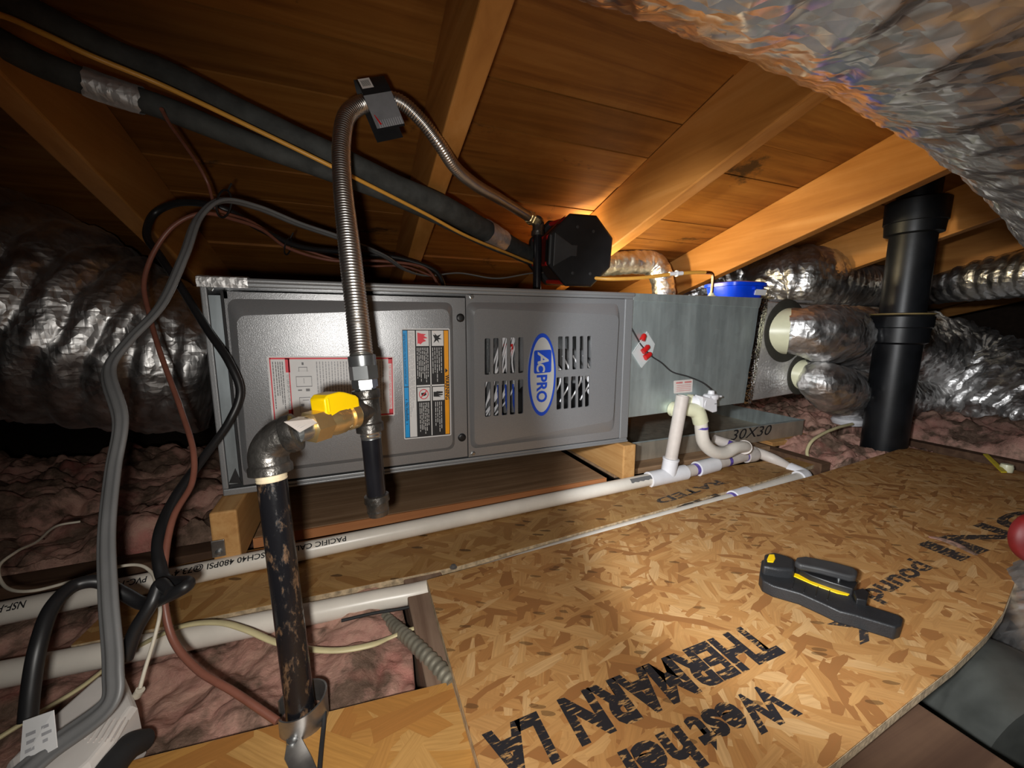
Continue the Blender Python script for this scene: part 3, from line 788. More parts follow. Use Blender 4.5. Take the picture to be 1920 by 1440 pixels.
lb.txt('No Handholds', 0.045, 0.66, 0.83, 0.0082, 'ink', 0.0007, bold=0.0001)
for q_ in [(0.05, 0.63, 0.085, 0.636), (0.05, 0.855, 0.085, 0.861)]: lb.rects([q_], 'ink', 'small_mark', 0.0006)
lb.lines([0.145, 0.172, 0.20, 0.228], 0.03, 0.85, 'ink_soft', 'small_print', 0.01, 8, 0.3)
lb.lines([0.305 + 0.036 * k for k in range(7)], 0.17, 0.49, 'paper', 'small_print', 0.012, 9, 0.3)
lb.lines([0.625 + 0.045 * k for k in range(5)], 0.17, 0.49, 'paper', 'small_print', 0.012, 10, 0.45)
lb.lines([0.335 + 0.036 * k for k in range(6)], 0.67, 0.975, 'paper', 'small_print', 0.012, 11, 0.25)
lb.lines([0.665 + 0.042 * k for k in range(4)], 0.67, 0.975, 'paper', 'small_print', 0.012, 12, 0.45)
lb.poly([(0.32, 0.035), (0.40, 0.045), (0.50, 0.05), (0.45, 0.065), (0.53, 0.085), (0.44, 0.09), (0.50, 0.11), (0.43, 0.12), (0.38, 0.14), (0.34, 0.13), (0.32, 0.14)], 'ink_red', 'flame_pictogram', 0.0008)
lb.poly([(0.64, 0.055), (0.69, 0.06), (0.67, 0.04), (0.73, 0.065), (0.82, 0.05), (0.76, 0.08), (0.83, 0.095), (0.75, 0.098), (0.77, 0.13), (0.72, 0.105), (0.65, 0.13), (0.68, 0.095)], 'ink', 'burst_pictogram', 0.0008)
lb.poly([(0.63, 0.575), (0.69, 0.575), (0.70, 0.57), (0.83, 0.575), (0.83, 0.59), (0.72, 0.595), (0.84, 0.60), (0.82, 0.61), (0.74, 0.612), (0.80, 0.625), (0.70, 0.622), (0.63, 0.62)], 'ink', 'hand_pictogram', 0.0008)
rg = MB(); cu_, cv_ = 0.425, 0.592
for i in range(24):
    a0, a1 = 2 * math.pi * i / 24, 2 * math.pi * (i + 1) / 24
    rg.add([lb.p(cu_ + a * math.cos(b), cv_ + a * 0.47 * math.sin(b), 0.0008) for a, b in ((0.10, a0), (0.10, a1), (0.085, a1), (0.085, a0))], [(0, 1, 2, 3)])
rg.add([lb.p(cu_ - 0.075, cv_ + 0.03, 0.0009), lb.p(cu_ - 0.06, cv_ + 0.037, 0.0009), lb.p(cu_ + 0.075, cv_ - 0.03, 0.0009), lb.p(cu_ + 0.06, cv_ - 0.037, 0.0009)], [(0, 1, 2, 3)])
rg.build('prohibition_ring', 'ink_red', lb.o, smooth=False)
lb.poly([(0.37, 0.58), (0.47, 0.575), (0.48, 0.60), (0.43, 0.61), (0.38, 0.605)], 'ink', 'can_pictogram', 0.0008)

# ------------------------------------------------------------------ gas line: riser, elbow, valve, tee, drip leg, flexible connector
gas = thing('gas_line', 'black gas riser with brass shutoff valve, tee, drip leg and steel flexible connector', 'gas pipe', (0.151, -0.39, -0.10))
gd = 0.392
base = D(566, 1352, 0.398); top = D(509, 893, 0.388)
MB().rev(base, top, [(0, 0.0132), ((top - base).length, 0.0132)], 28).build('riser_pipe', 'rusty', gas)
ax = (top - base).normalized()
MB().rev(top - ax * 0.004, top + ax * 0.012, [(0, 0.0134), (0.0012, 0.0139), (0.0024, 0.0134), (0.004, 0.0139), (0.0056, 0.0134), (0.0072, 0.0139), (0.009, 0.0134), (0.016, 0.0136)], 28).build('thread_sealant', 'teflon', gas)
e0 = D(508, 884, 0.388); e1 = D(505, 846, 0.388); e2 = D(527, 819, 0.389); e3 = D(556, 809, 0.392)
el = MB(); el.tube([e0, e1, e2, e3], [0.0175, 0.0178, 0.0178, 0.0168], 28, 8, cap=True)
el.rev(e0 - ax * 0.002, e0 + ax * 0.01, [(0, 0.0170), (0.001, 0.0196), (0.0075, 0.0196), (0.010, 0.0178)], 28)
d3 = (e3 - e2).normalized(); el.rev(e3 - d3 * 0.012, e3 + d3, [(0, 0.0172), (0.003, 0.0190), (0.012, 0.0190), (0.013, 0.0165)], 28)
el.build('iron_elbow', 'iron', gas)
tee_c = D(690, 770, 0.475)
vd = (tee_c - e3).normalized(); VL = (tee_c - e3).length
MB().rev(e3, tee_c, [(0, 0.0118), (0.012, 0.0118), (0.013, 0.0105), (0.026, 0.0105)], 24).build('nipple', 'zinc', gas)
v0 = e3 + vd * 0.013; v1 = tee_c - vd * 0.014; vl = (v1 - v0).length
val = MB().rev(v0, v1, [(0, 0.0120), (0.001, 0.0172), (vl * .30, 0.0172), (vl * .32, 0.0140)], 6)
val.rev(v0, v1, [(vl * .28, 0.0140), (vl * .36, 0.0148), (vl * .47, 0.0162), (vl * .60, 0.0162), (vl * .70, 0.0146), (vl * .74, 0.0138), (vl * .745, 0.0158), (vl * .97, 0.0158), (vl, 0.0128)], 28)
vb = val.build('valve_body', 'brass', gas, angle=28)
vc = v0 + vd * vl * 0.52
stem_up = (UP - vd * UP.dot(vd)).normalized()
MB().rev(vc + stem_up * 0.004, vc + stem_up, [(0, 0.008), (0.010, 0.008)], 16).build('valve_stem', 'brass', gas)
side = vd.cross(stem_up).normalized()
if side.dot(FWD) > 0: side = -side
hp = lambda a, b: vc + vd * (a * 0.88 - 0.004) + stem_up * (b * 0.92)
H0 = 0.0080
# lever: boxed hub, then a tapering lever drawn as a side outline and given thickness
hub = [hp(-0.016, H0 + .002), hp(-0.0185, H0 + .006), hp(-0.0185, H0 + 0.0215), hp(-0.013, H0 + 0.0255), hp(0.004, H0 + 0.0265), hp(0.012, H0 + 0.0245), hp(0.028, H0 + 0.018), hp(0.0325, H0 + 0.014), hp(0.0325, H0 + 0.0035), hp(0.030, H0 + 0.001), hp(0.010, H0 + 0.0015), hp(0.008, H0 - 0.006), hp(-0.006, H0 - 0.006), hp(-0.009, H0 - 0.001)]
hd = MB().prism([p - side * 0.0115 for p in hub], side * 0.023).build('valve_handle', 'yellow', gas, smooth=True, bevel=0.0022, seg=3, angle=30)
MB().prism([hp(-0.0150, H0 + .006) + side * 0.0105, hp(-0.0150, H0 + .022) + side * 0.0105, hp(-0.0125, H0 + .022) + side * 0.0105, hp(-0.0125, H0 + .006) + side * 0.0105], side * 0.0018).build('handle_rib', 'yellow', hd, smooth=False, bevel=0.0008)
tg = [D(606, 788, 0.404), D(562, 836, 0.392), D(533, 792, 0.386), D(556, 784, 0.392)]
tg = [D(612, 783, 0.412), D(562, 811, 0.372), D(532, 791, 0.372), D(560, 781, 0.400)]
tgo = MB().prism(tg, FWD * 0.0004).build('paper_tag', 'paper_warm', gas, smooth=False)
ln = MB()
for k in range(6):
    a = tg[2].lerp(tg[1], 0.15 + 0.13 * k); b = tg[3].lerp(tg[0], 0.15 + 0.13 * k); ln.prism([a.lerp(b, .12) - FWD * .0003, a.lerp(b, .8) - FWD * .0003, a.lerp(b, .8) - FWD * .0003 + UP * .0006, a.lerp(b, .12) - FWD * .0003 + UP * .0006], FWD * 0.0001)
tag(ln.build('tag_print', 'ink_soft', tgo, smooth=False), kind='stuff')
for k, (s_, q) in enumerate((('WOG', 0.50), ('125G', 0.60))):
    pc = v0 + vd * vl * (0.50 if k == 0 else 0.50); n_ = -FWD; n_ = (n_ - vd * n_.dot(vd)).normalized(); uu = n_.cross(vd); 
    if uu.dot(UP) < 0: uu = -uu
    text(s_, pc + n_ * 0.0164 - vd * 0.003 + uu * (0.0025 - 0.006 * k), vd, uu, 0.0052, 'brass', vb, 'cast_mark', 0.0, bold=0.0003)

# tee, drip leg, cap
tax = (D(712, 950, 0.490) - D(676, 640, 0.470)).normalized()          # downwards along the leg
tt = tee_c - tax * 0.026; tb = tee_c + tax * 0.026
te = MB(); te.rev(tt, tb, [(0, 0.0125), (0.001, 0.0160), (0.010, 0.0160), (0.012, 0.0142), (0.040, 0.0142), (0.042, 0.0160), (0.051, 0.0160), (0.052, 0.0120)], 28)
te.rev(tee_c, tee_c - vd * 0.03, [(0, 0.0140), (0.013, 0.0140), (0.014, 0.0162), (0.022, 0.0162), (0.023, 0.013)], 28)
te.build('iron_tee', 'iron', gas)
MB().rev(tb - tax * 0.002, tb + tax, [(0, 0.0118), (0.002, 0.0124), (0.004, 0.0116), (0.006, 0.0124), (0.008, 0.0116), (0.010, 0.0118)], 24).build('thread_band', 'zinc', gas)
leg_end = D(707, 938, 0.487)
MB().rev(tb, leg_end, [(0, 0.0114), ((leg_end - tb).length, 0.0114)], 24).build('drip_leg', 'pipe_black', gas)
MB().rev(leg_end - tax * 0.008, leg_end + tax * 0.02, [(0, 0.0118), (0.001, 0.0145), (0.009, 0.0150), (0.010, 0.0132), (0.020, 0.0128), (0.0205, 0.0132), (0.0265, 0.0118), (0.0275, 0.007)], 24).build('pipe_cap', 'iron', gas)
# nuts and the flexible connector
nt = tt + tax * 0.002; up_ = -tax
MB().rev(nt, nt + up_, [(0, 0.0122), (0.004, 0.0122), (0.0042, 0.0148), (0.0135, 0.0148), (0.0137, 0.0125)], 6, phase=0.3).build('adapter_hex', 'zinc', gas, angle=20)
MB().rev(nt + up_ * 0.0135, nt + up_, [(0, 0.0150), (0.001, 0.0166), (0.0165, 0.0166), (0.018, 0.0155)], 6).build('flare_nut', 'zinc', gas, angle=20)
MB().rev(nt + up_ * 0.030, nt + up_, [(0, 0.0156), (0.001, 0.0158), (0.012, 0.0158), (0.013, 0.0135)], 28).build('nut_collar', 'zinc', gas)
f0 = nt + up_ * 0.042
fpath = [f0, D(672, 610, 0.478), D(657, 480, 0.490), D(642, 340, 0.512), D(641, 262, 0.530), D(652, 215, 0.545), D(678, 196, 0.56), D(712, 186, 0.57), D(748, 190, 0.578), D(790, 226, 0.595), D(822, 268, 0.615), D(850, 310, 0.65), D(888, 344, 0.73), D(935, 372, 0.85), D(994, 408, 1.0)]
cp = 0.0038
def fx_mod(L, th, p): return 1.0 + 0.075 * (1 if (L / cp) % 1 < 0.5 else -1)
pts, rad = equal(fpath, [0.0128] * 3 + [0.0112] * 4 + [0.0098] * 4 + [0.0098, 0.0102, 0.0108, 0.0112], cp / 4)
fb = MB(); frm = frames(pts); rings = []
for k, (p, (a, b)) in enumerate(zip(pts, frm)):
    q = rad[k] * (1.0 + 0.06 * (0, 1, 0, -1)[k % 4]); rings.append([p + (a * math.cos(2 * math.pi * i / 20) + b * math.sin(2 * math.pi * i / 20)) * q for i in range(20)])
fb.rings(rings); fb.build('flexible_connector', 'steel', gas, angle=80)
ie = D(1008, 416, 1.005)
fe = fpath[-1]; fd_ = (ie - fpath[-2]).normalized()
MB().rev(fe - fd_ * 0.012, fe + fd_, [(0, 0.0130), (0.001, 0.0150), (0.012, 0.0150), (0.013, 0.0165), (0.026, 0.0165), (0.027, 0.013)], 6).build('inlet_nut', 'brass', gas, angle=20)
dn = Vector((0, 0, -1)); ib = Vector((ie.x, ie.y, ie.z - 0.03))
il = MB(); il.tube([ie - fd_ * 0.006, ie + fd_ * 0.004 + dn * 0.002, ib], [0.0150, 0.0152, 0.0142], 20, 8)
il.rev(ib + Vector((0, 0, 0.008)), ib + dn, [(0, 0.0140), (0.001, 0.0162), (0.012, 0.0162), (0.013, 0.012)], 20)
il.build('inlet_elbow', 'iron', gas)
MB().rev(ib, ib + dn, [(0, 0.0108), (ib.z - 0.367, 0.0108)], 20).build('inlet_pipe', 'pipe_black', gas)
# black wrap tag around the connector
sp, _ = equal(fpath[5:9], 0.01, 0.004)
ftg = MB(); c0 = D(676, 197, 0.56); c1 = D(738, 186, 0.576); cdv = (c1 - c0).normalized()
pu = (UP - cdv * UP.dot(cdv)).normalized(); po = cdv.cross(pu); 
if po.dot(FWD) > 0: po = -po
ring = []
Wt = 0.048
prof = [(-0.014, -0.046), (-0.014, -0.018), (-0.0155, 0.010), (-0.011, 0.026), (0.0, 0.034), (0.011, 0.026), (0.0155, 0.010), (0.0145, -0.018), (0.0145, -0.046)]
a_ = [c0.lerp(c1, 0.10) + po * -x + pu * y for x, y in prof]; b_ = [c0.lerp(c1, 0.92) + po * -x + pu * y for x, y in prof]
ftg.rings([a_, b_], cap=False, close=False)
ftg.build('wrap_tag', 'black', gas, angle=50)
fa = a_[0]; fbv = b_[0]
MB().prism([a_[0].lerp(a_[2], .05) + po * .0006, b_[0].lerp(b_[2], .05) + po * .0006, b_[2].lerp(b_[1], .3) + po * .0006, a_[2].lerp(a_[1], .3) + po * .0006], po * 0.0002).build('tag_panel', 'ink_grey', gas, smooth=False)
ln = MB()
for k in range(11):
    u = 0.12 + 0.08 * k; p = a_[0].lerp(b_[0], u) + po * .001; q = a_[1].lerp(b_[1], u) + po * .001
    ln.prism([p.lerp(q, .1), p.lerp(q, .1) + cdv * .0009, p.lerp(q, 1) + cdv * .0009, p.lerp(q, 1)], po * .0001)
tag(ln.build('tag_print', 'ink_soft', gas, smooth=False), kind='stuff')
MB().prism([a_[0].lerp(b_[0], .2).lerp(a_[1], .25) + po * .0013, a_[0].lerp(b_[0], .3).lerp(a_[1], .25) + po * .0013, a_[0].lerp(b_[0], .42).lerp(a_[1], .75) + po * .0013, a_[0].lerp(b_[0], .32).lerp(a_[1], .75) + po * .0013], po * .0001).build('tag_red_mark', 'red', gas, smooth=False)
bcl = a_[2].lerp(b_[2], 0.12)
MB().prism([a_[2].lerp(b_[2], .06) + po * .001, a_[2].lerp(b_[2], .46) + po * .001, a_[3].lerp(b_[3], .46) + po * .001, a_[3].lerp(b_[3], .06) + po * .001], po * .0002).build('barcode_label', 'paper_warm', gas, smooth=False)
ln = MB()
for k in range(7):
    u = .12 + .042 * k; ln.prism([a_[2].lerp(b_[2], u).lerp(a_[3].lerp(b_[3], u), .2) + po * .0014, a_[2].lerp(b_[2], u + .018).lerp(a_[3].lerp(b_[3], u + .018), .2) + po * .0014, a_[2].lerp(b_[2], u + .018).lerp(a_[3].lerp(b_[3], u + .018), .8) + po * .0014, a_[2].lerp(b_[2], u).lerp(a_[3].lerp(b_[3], u), .8) + po * .0014], po * .0001)
tag(ln.build('barcode', 'ink', gas, smooth=False), kind='stuff')

# strap hook holding the riser, its screw, and a black tie
st = thing('pipe_strap', 'grey galvanised hanger strap curled round the foot of the black riser', 'strap', tuple(D(560, 1385, 0.375)))
mb = MB(); zc = base.z - 0.002
rings = []
for i in range(26):
    a = R_(-150 + 300 * i / 25); rr_ = 0.0205 + 0.004 * (i / 25)
    c = base + Vector((math.cos(a) * rr_ * 1.05, math.sin(a) * rr_ + 0.006, 0)); h = 0.024 - 0.010 * abs(i - 12) / 12
    n_ = Vector((math.cos(a), math.sin(a), 0)) * 0.0008
    rings.append([c - n_ + Vector((0, 0, -0.006)), c + n_ + Vector((0, 0, -0.006)), c + n_ + Vector((0, 0, h)), c - n_ + Vector((0, 0, h))])
mb.rings(rings); mb.build('strap_loop', 'strap', st, angle=30)
zt = -0.1075
tl = [floor_at(536, 1372, zt), floor_at(556, 1365, zt), floor_at(566, 1385, zt), floor_at(585, 1420, zt), floor_at(606, 1470, zt), floor_at(560, 1480, zt), floor_at(533, 1425, zt), floor_at(537, 1400, zt)]
MB().prism(tl, (0, 0, 0.0016)).build('strap_tail', 'strap', st, smooth=False, bevel=0.0006)
c = floor_at(548, 1390, zt + 0.0016); MB().rev(c, c + Vector((0, 0, 1)), [(0, 0.0048), (0.0015, 0.0045), (0.003, 0.002)], 12).build('strap_screw', 'zinc', st)
cable('black_tie', [floor_at(609, 1335, -0.100), floor_at(606, 1370, -0.1055), floor_at(602, 1410, -0.1055), floor_at(597, 1470, -0.1055)], 0.0022, 'black_matte', 'thin black tie lying on the amber board beside the galvanised strap', 'tie')

# ------------------------------------------------------------------ coil case, its label, float switch, drains
case = thing('coil_case', 'galvanised steel coil case joined to the right end of the grey furnace', 'coil case', (1.07, 0.2, 0.06))
TL, TR, BR, BL = Vector((0.851, 0.0, 0.366)), Vector((1.300, 0.0, 0.366)), Vector((1.275, 0.0, 0.069)), Vector((0.851, 0.0, 0.062))
bk = Vector((0, 0.50, 0))
MB().prism([TL, TR, BR, BL], bk).build('case_shell', 'galv', case, smooth=False, bevel=0.0015)
MB().prism([TL + Vector((0, -0.003, 0.001)), TR + Vector((-0.004, -0.003, 0.001)), on(1, -0.003, 1424, 577), on(1, -0.003, 1187, 563)], (0, 0.003, 0)).build('top_flange', 'galv', case, smooth=False, bevel=0.001)
cl = Label('case_label', [(1264, 714), (1299, 711), (1298, 735), (1264, 738)], case, -0.0008, 'paper_warm')
cl.rects([(0.1, 0.12, 0.45, 0.25), (0.55, 0.12, 0.93, 0.25)], 'ink_pink', 'red_print', 0.0004)
cl.rects([(0.12, 0.38 + 0.14 * k, 0.9, 0.42 + 0.14 * k) for k in range(4)], 'ink_pink', 'small_print', 0.0004)
tp = MB(); rings = []
for i in range(22):
    u = i / 21; L_ = PF(1430 - 31 * u, 560 + 197 * u, -0.002); wv = 0.010 + 0.003 * nz((u, 0, 0), 8, 2)
    rings.append([L_ + Vector((-wv, 0.0, 0)), L_ + Vector((-0.002, -0.003 - 0.002 * nz((u, 1, 0), 9, 4), 0)), L_ + Vector((0.022, -0.001 - 0.003 * nz((u, 2, 0), 12, 4), 0.002 * nz((u, 3, 0), 14))), L_ + Vector((0.038 + 0.004 * nz((u, 4, 0), 12), 0.012, 0))])
tp.rings(rings, cap=False, close=False); tp.build('foil_seam_tape', 'foil_tape', case, angle=60)
# foil and clear tape patch with red wire nuts
pt = [on(1, -0.003, *p) for p in [(1213, 621), (1228, 645), (1222, 668), (1203, 690), (1185, 662), (1200, 640)]]
MB().prism(pt, (0, 0.001, 0)).build('clear_tape_patch', 'clear', case, smooth=False)
e_ = MB(); e_.tube([on(1, -0.008, 1200, 641), on(1, -0.008, 1213, 623)], 0.0008, 6, 1, smooth=False).tube([on(1, -0.008, 1200, 641), on(1, -0.008, 1222, 664)], 0.001, 6, 1, smooth=False).tube([on(1, -0.008, 1200, 641), on(1, -0.008, 1186, 661)], 0.0008, 6, 1, smooth=False)
tag(e_.build('tape_crease', 'clear', case), kind='stuff')
for a, b in (((1209, 626), (1204, 638)), ((1217, 648), (1205, 660)), ((1221, 662), (1209, 671))):
    p, q = on(1, -0.007, *a), on(1, -0.007, *b); MB().rev(p, q, [(0, 0.003), (0.004, 0.0065), ((q - p).length, 0.0075)], 10).build('wire_nut', 'red', case)
cable('sensor_wire', [on(1, -0.004, 1182, 612), on(1, -0.006, 1192, 630), on(1, -0.006, 1203, 648), on(1, -0.007, 1222, 668), on(1, -0.01, 1240, 680), on(1, -0.014, 1260, 697), on(1, -0.025, 1290, 706), on(1, -0.035, 1318, 718), on(1, -0.045, 1334, 731)], 0.0017, 'black_matte', 'thin black wire drooping across the galvanised coil case to the white float switch', 'wire')

PR = 0.0152
dr = thing('condensate_drain', 'long white drain pipe with open vent stub, trap and elbow at its right end', 'drain pipe', (0.93, -0.03, -0.108))
zp = -0.0925
P0, PT0, PT1 = on(2, zp, -60, 1163), on(2, zp, 1218, 899), on(2, zp, 1282, 884)
pd = (PT0 - P0).normalized(); PT1 = PT0 + pd * (PT1 - PT0).length
MB().rev(P0, PT0, [(0, PR), ((PT0 - P0).length, PR)], 28).build('main_pipe', 'pvc', dr)
tcen = PT0.lerp(PT1, 0.5)
tm = MB(); tm.rev(PT0 - pd * 0.004, PT1, [(0, PR), (0.0005, 0.0195), ((PT1 - PT0).length + 0.002, 0.0195), ((PT1 - PT0).length + 0.003, PR)], 28)
vtop = D(1280, 742, 0.985); vdir = (vtop - tcen).normalized()
tm.rev(tcen, tcen + vdir, [(0, 0.0190), (0.042, 0.0190), (0.043, 0.0205), (0.047, 0.0205), (0.048, 0.016)], 28)
tm.build('tee_fitting', 'white', dr)
vs_ = MB(); Lv = (vtop - tcen).length
vs_.rev(tcen, vtop, [(0.03, PR * 1.02), (Lv, PR * 1.02), (Lv, PR * 0.86), (Lv - 0.05, PR * 0.86)], 28, cap=False); vs_.build('vent_stub', 'pvc_grey', dr)
cpl0, cpl1 = on(2, zp, 1306, 880), on(2, zp, 1335, 869)
elb = on(2, zp + 0.004, 1408, 852)
pdb = (elb - PT1).normalized(); cpl0 = PT1 + pdb * (cpl0 - PT1).length; cpl1 = PT1 + pdb * (cpl1 - PT1).length
MB().rev(PT1, elb, [(0, PR), ((elb - PT1).length, PR)], 28).build('branch_pipe', 'pvc_grey', dr)
MB().rev(cpl0, cpl1, [(0, PR), (0.0005, 0.0200), ((cpl1 - cpl0).length, 0.0200), ((cpl1 - cpl0).length + .0005, PR)], 28).build('coupling', 'white', dr)
pm = MB(); pm.rev(cpl0 - pdb * 0.012, cpl0 + pdb, [(0, PR + .0004), (0.012, PR + .0004)], 24).rev(cpl1 + pdb * 0.045, cpl1 + pdb * 0.06, [(0, PR + .0004), (0.012, PR + .0004)], 24)
tag(pm.build('primer_stain', 'primer', dr), kind='stuff')
# case outlet, elbow and trap
o1 = on(1, -0.001, 1262, 767); k0 = on(1, -0.03, 1268, 766)
MB().rev(o1, o1 + Vector((0, -1, 0)), [(0, 0.020), (0.012, 0.020), (0.013, 0.017), (0.02, 0.017)], 20).build('case_outlet', 'pvc_cream', dr)
tq = [on(1, -0.012, 1268, 764), on(1, -0.022, 1288, 767), on(1, -0.032, 1307, 773), on(1, -0.036, 1314, 792)]
MB().tube(tq, [0.0155, 0.0175, 0.0195, 0.0195], 24, 8).build('outlet_elbow', 'pvc_cream', dr)
el2 = elb + Vector((0.012, 0.03, 0.016))
tq2 = [on(1, -0.036, 1314, 786), on(1, -0.038, 1315, 805), on(1, -0.040, 1319, 828), on(1, -0.042, 1335, 845), on(1, -0.042, 1358, 849), on(1, -0.04, 1378, 840), on(1, -0.030, 1398, 838), elb + Vector((-.004, 0.016, 0.008))]
MB().tube(tq2, [0.0165, 0.0165, 0.017, 0.017, 0.017, 0.0165, 0.016, 0.016], 24, 8).build('trap', 'pvc', dr)
MB().tube([tq2[-2] + Vector((-.006, 0.0, 0)), elb + Vector((0.004, 0.014, 0.006)), elb + Vector((0.010, 0.0, 0.0)), elb - pdb * 0.028], [0.0200, 0.0205, 0.0205, 0.0200], 24, 8).build('elbow', 'pvc_grey', dr)
pm = MB(); pm.rev(elb - pdb * 0.034, elb, [(0, PR + .0005), (0.012, PR + .0005)], 24); c = tq2[1]; pm.rev(c + Vector((0, 0, .008)), c - Vector((0, 0, .004)), [(0, 0.0169), (0.006, 0.0169)], 24)
tag(pm.build('primer_stain', 'primer', dr), kind='stuff')
# printing on the pipe, wrapped around its top
def pipe_text(s, px0, px1, size, obj_):
    a = on(2, zp, *px0); u0 = (a - P0).dot(pd); b = on(2, zp, *px1); u1 = (b - P0).dot(pd); nu = Vector((0, 0, 1)); sd = pd.cross(nu)  # sd towards viewer
    def wrap(u, v):
        ph = R_(22) + v / PR
        return P0 + pd * (u0 - u) + (nu * math.cos(ph) + sd * math.sin(ph)) * (PR + 0.0005)
    text(s, (0, 0, 0), pd, nu, size, 'ink', obj_, 'pipe_print', fit=abs(u0 - u1), wrap=wrap, bold=0.0002)


pipe_text('PACIFIC CAL', (650, 1012), (556, 1030), 0.0125, dr)
pipe_text('SCH40 480PSI @73.4°F', (502, 1040), (320, 1078), 0.0125, dr)
pipe_text('PVC-1120', (290, 1082), (215, 1098), 0.0125, dr)
pipe_text('NSF-PW', (78, 1122), (5, 1138), 0.0135, dr)
sk = MB(); u0 = (on(2, zp, 1178, 908) - P0).dot(pd); Lx = (PT0 - P0).length
rings = []
for i in range(14):
    u = u0 + (Lx - u0) * i / 13; rings.append([P0 + pd * u + (Vector((0, 0, 1)) * math.cos(R_(a)) + pd.cross(Vector((0, 0, 1))) * math.sin(R_(a))) * (PR + .0005) for a in (22, 35, 50, 62 + 4 * math.sin(i * 2.1))])
sk.rings(rings, cap=False, close=False); sk.build('old_sticker', 'cable_grey', dr)

d2 = thing('secondary_drain', 'white drain pipe along the far edge of the printed board, crossing the open hole', 'drain pipe', (0.6, -0.19, -0.135))
zq = -0.118
q = [on(2, zq, -60, 1277), on(2, zq, 300, 1207), on(2, zq, 700, 1127), on(2, zq, 800, 1107)]
b0 = q[-1]; b1 = Vector((0.62, -0.1885, zq)); b2 = on(2, zq - 0.004, 1390, 931); b3 = on(2, zq - 0.002, 1508, 893)
MB().tube([q[0], q[1], q[2], b0, b1, b2, b3], 0.0150, 28, 8).build('long_pipe', 'pvc', d2)
dd = (b3 - b2).normalized(); c0 = on(2, zq - .002, 1374, 935)
MB().rev(c0, b3, [(0, PR), (0.0005, 0.0190), (0.055, 0.0190), (0.0555, PR)], 28).build('coupling', 'white', d2)
pm = MB(); pm.rev(c0 - dd * 0.008, b3, [(0, 0.0156), (0.010, 0.0156)], 24); tag(pm.build('primer_stain', 'primer', d2), kind='stuff')
b4 = Vector((b3.x - 0.012, 0.06, -0.072)); b5 = on(1, 0.055, 1338, 824)
MB().tube([b3 + Vector((-0.004, 0.012, 0)), b4.lerp(b3, .5), b5], PR, 24, 6).build('cross_pipe', 'pvc_grey', d2)
MB().tube([b3 - dd * 0.03, b3 + Vector((0.0, 0.002, 0.0)), (b3 + Vector((-0.004, 0.04, 0.008)))], [0.0195, 0.0202, 0.0195], 24, 8).build('elbow', 'white', d2)
pm = MB(); pq = b5.lerp(b3, 0.16); pdq = (b3 - b5).normalized(); pm.rev(pq, b3, [(0, PR + .0006), (0.05, PR + .0006)], 24); tag(pm.build('primer_stain', 'primer', d2), kind='stuff')

fs = thing('float_switch', 'white plastic float switch on the coil case with a black wire on its cap', 'switch', tuple(on(1, -0.04, 1330, 770)))
s0 = on(1, -0.001, 1289, 752); 
MB().rev(s0, s0 + Vector((0.55, -0.8, 0)), [(0, 0.0185), (0.014, 0.0185), (0.015, 0.016), (0.018, 0.016)], 20).build('threaded_nipple', 'pvc_cream', fs)
s1 = on(1, -0.012, 1298, 752); s2 = on(1, -0.045, 1326, 757)
MB().rev(s1, s2, [(0, 0.0155), ((s2 - s1).length, 0.0155)], 20).build('side_arm', 'white', fs)
hx = [on(1, -0.05, *p) for p in [(1317, 744), (1345, 748), (1345, 772), (1337, 774), (1317, 764)]]
MB().prism(hx, (0.010, 0.034, 0)).build('switch_body', 'white', fs, smooth=False, bevel=0.0025)
ct = on(1, -0.034, 1333, 745)
mb = MB().rev(ct - Vector((0, 0, .004)), ct + Vector((0, 0, 1)), [(0, 0.018), (0.009, 0.0195), (0.012, 0.017), (0.013, 0.0085), (0.022, 0.0075), (0.023, 0.004)], 20)
mb.box(ct + Vector((0.020, -0.004, 0.002)), (0.02, 0.010, 0.005)).box(ct + Vector((-0.014, -0.010, 0.003)), (0.014, 0.008, 0.006)).build('switch_cap', 'white', fs, bevel=0.001)
MB().box(on(1, -0.0485, 1341, 757) + Vector((0, -0.0022, 0)), (0.009, 0.0006, 0.002)).build('moulded_mark', 'ink_grey', fs, smooth=False)

# drip pan
pan = thing('drip_pan', 'shallow galvanised steel drip pan marked 30X30 beneath the coil case', 'pan', (1.29, 0.46, -0.091))
px0, px1, py0, py1, pz0, pz1 = 0.86, 1.672, 0.078, 0.84, -0.0905, -0.036
mb = MB(); T = 0.0016
mb.box2((px0, py0, pz0), (px1, py1, pz0 + T)); mb.build('pan_base', 'galv_dark', pan, smooth=False)
MB().box2((px0, py0, pz0 + T), (px1, py0 + T, pz1)).build('front_wall', 'galv_dark', pan, smooth=False)
MB().box2((px0, py1 - T, pz0 + T), (px1, py1, pz1)).build('rear_wall', 'galv_dark', pan, smooth=False)
MB().box2((px1 - T, py0 + T, pz0 + T), (px1, py1 - T, pz1)).build('side_wall', 'galv', pan, smooth=False)
MB().box2((px0, py0 + T, pz0 + T), (px0 + T, py1 - T, pz1)).build('side_wall', 'galv', pan, smooth=False)
MB().rev((px0, py0, pz1), (px1, py0, pz1), [(0, 0.0025), (px1 - px0, 0.0025)], 10).build('rolled_rim', 'galv', pan)
a = on(1, py0 - .001, 1368, 824); b = on(1, py0 - .001, 1446, 812)
text('30X30', a + Vector((0, 0, -0.004)), (b - a).normalized(), Vector((0, 0, 1)), 0.048, 'ink', pan, 'marker_writing', 0.0002, fit=(b - a).length, shear=0.25)

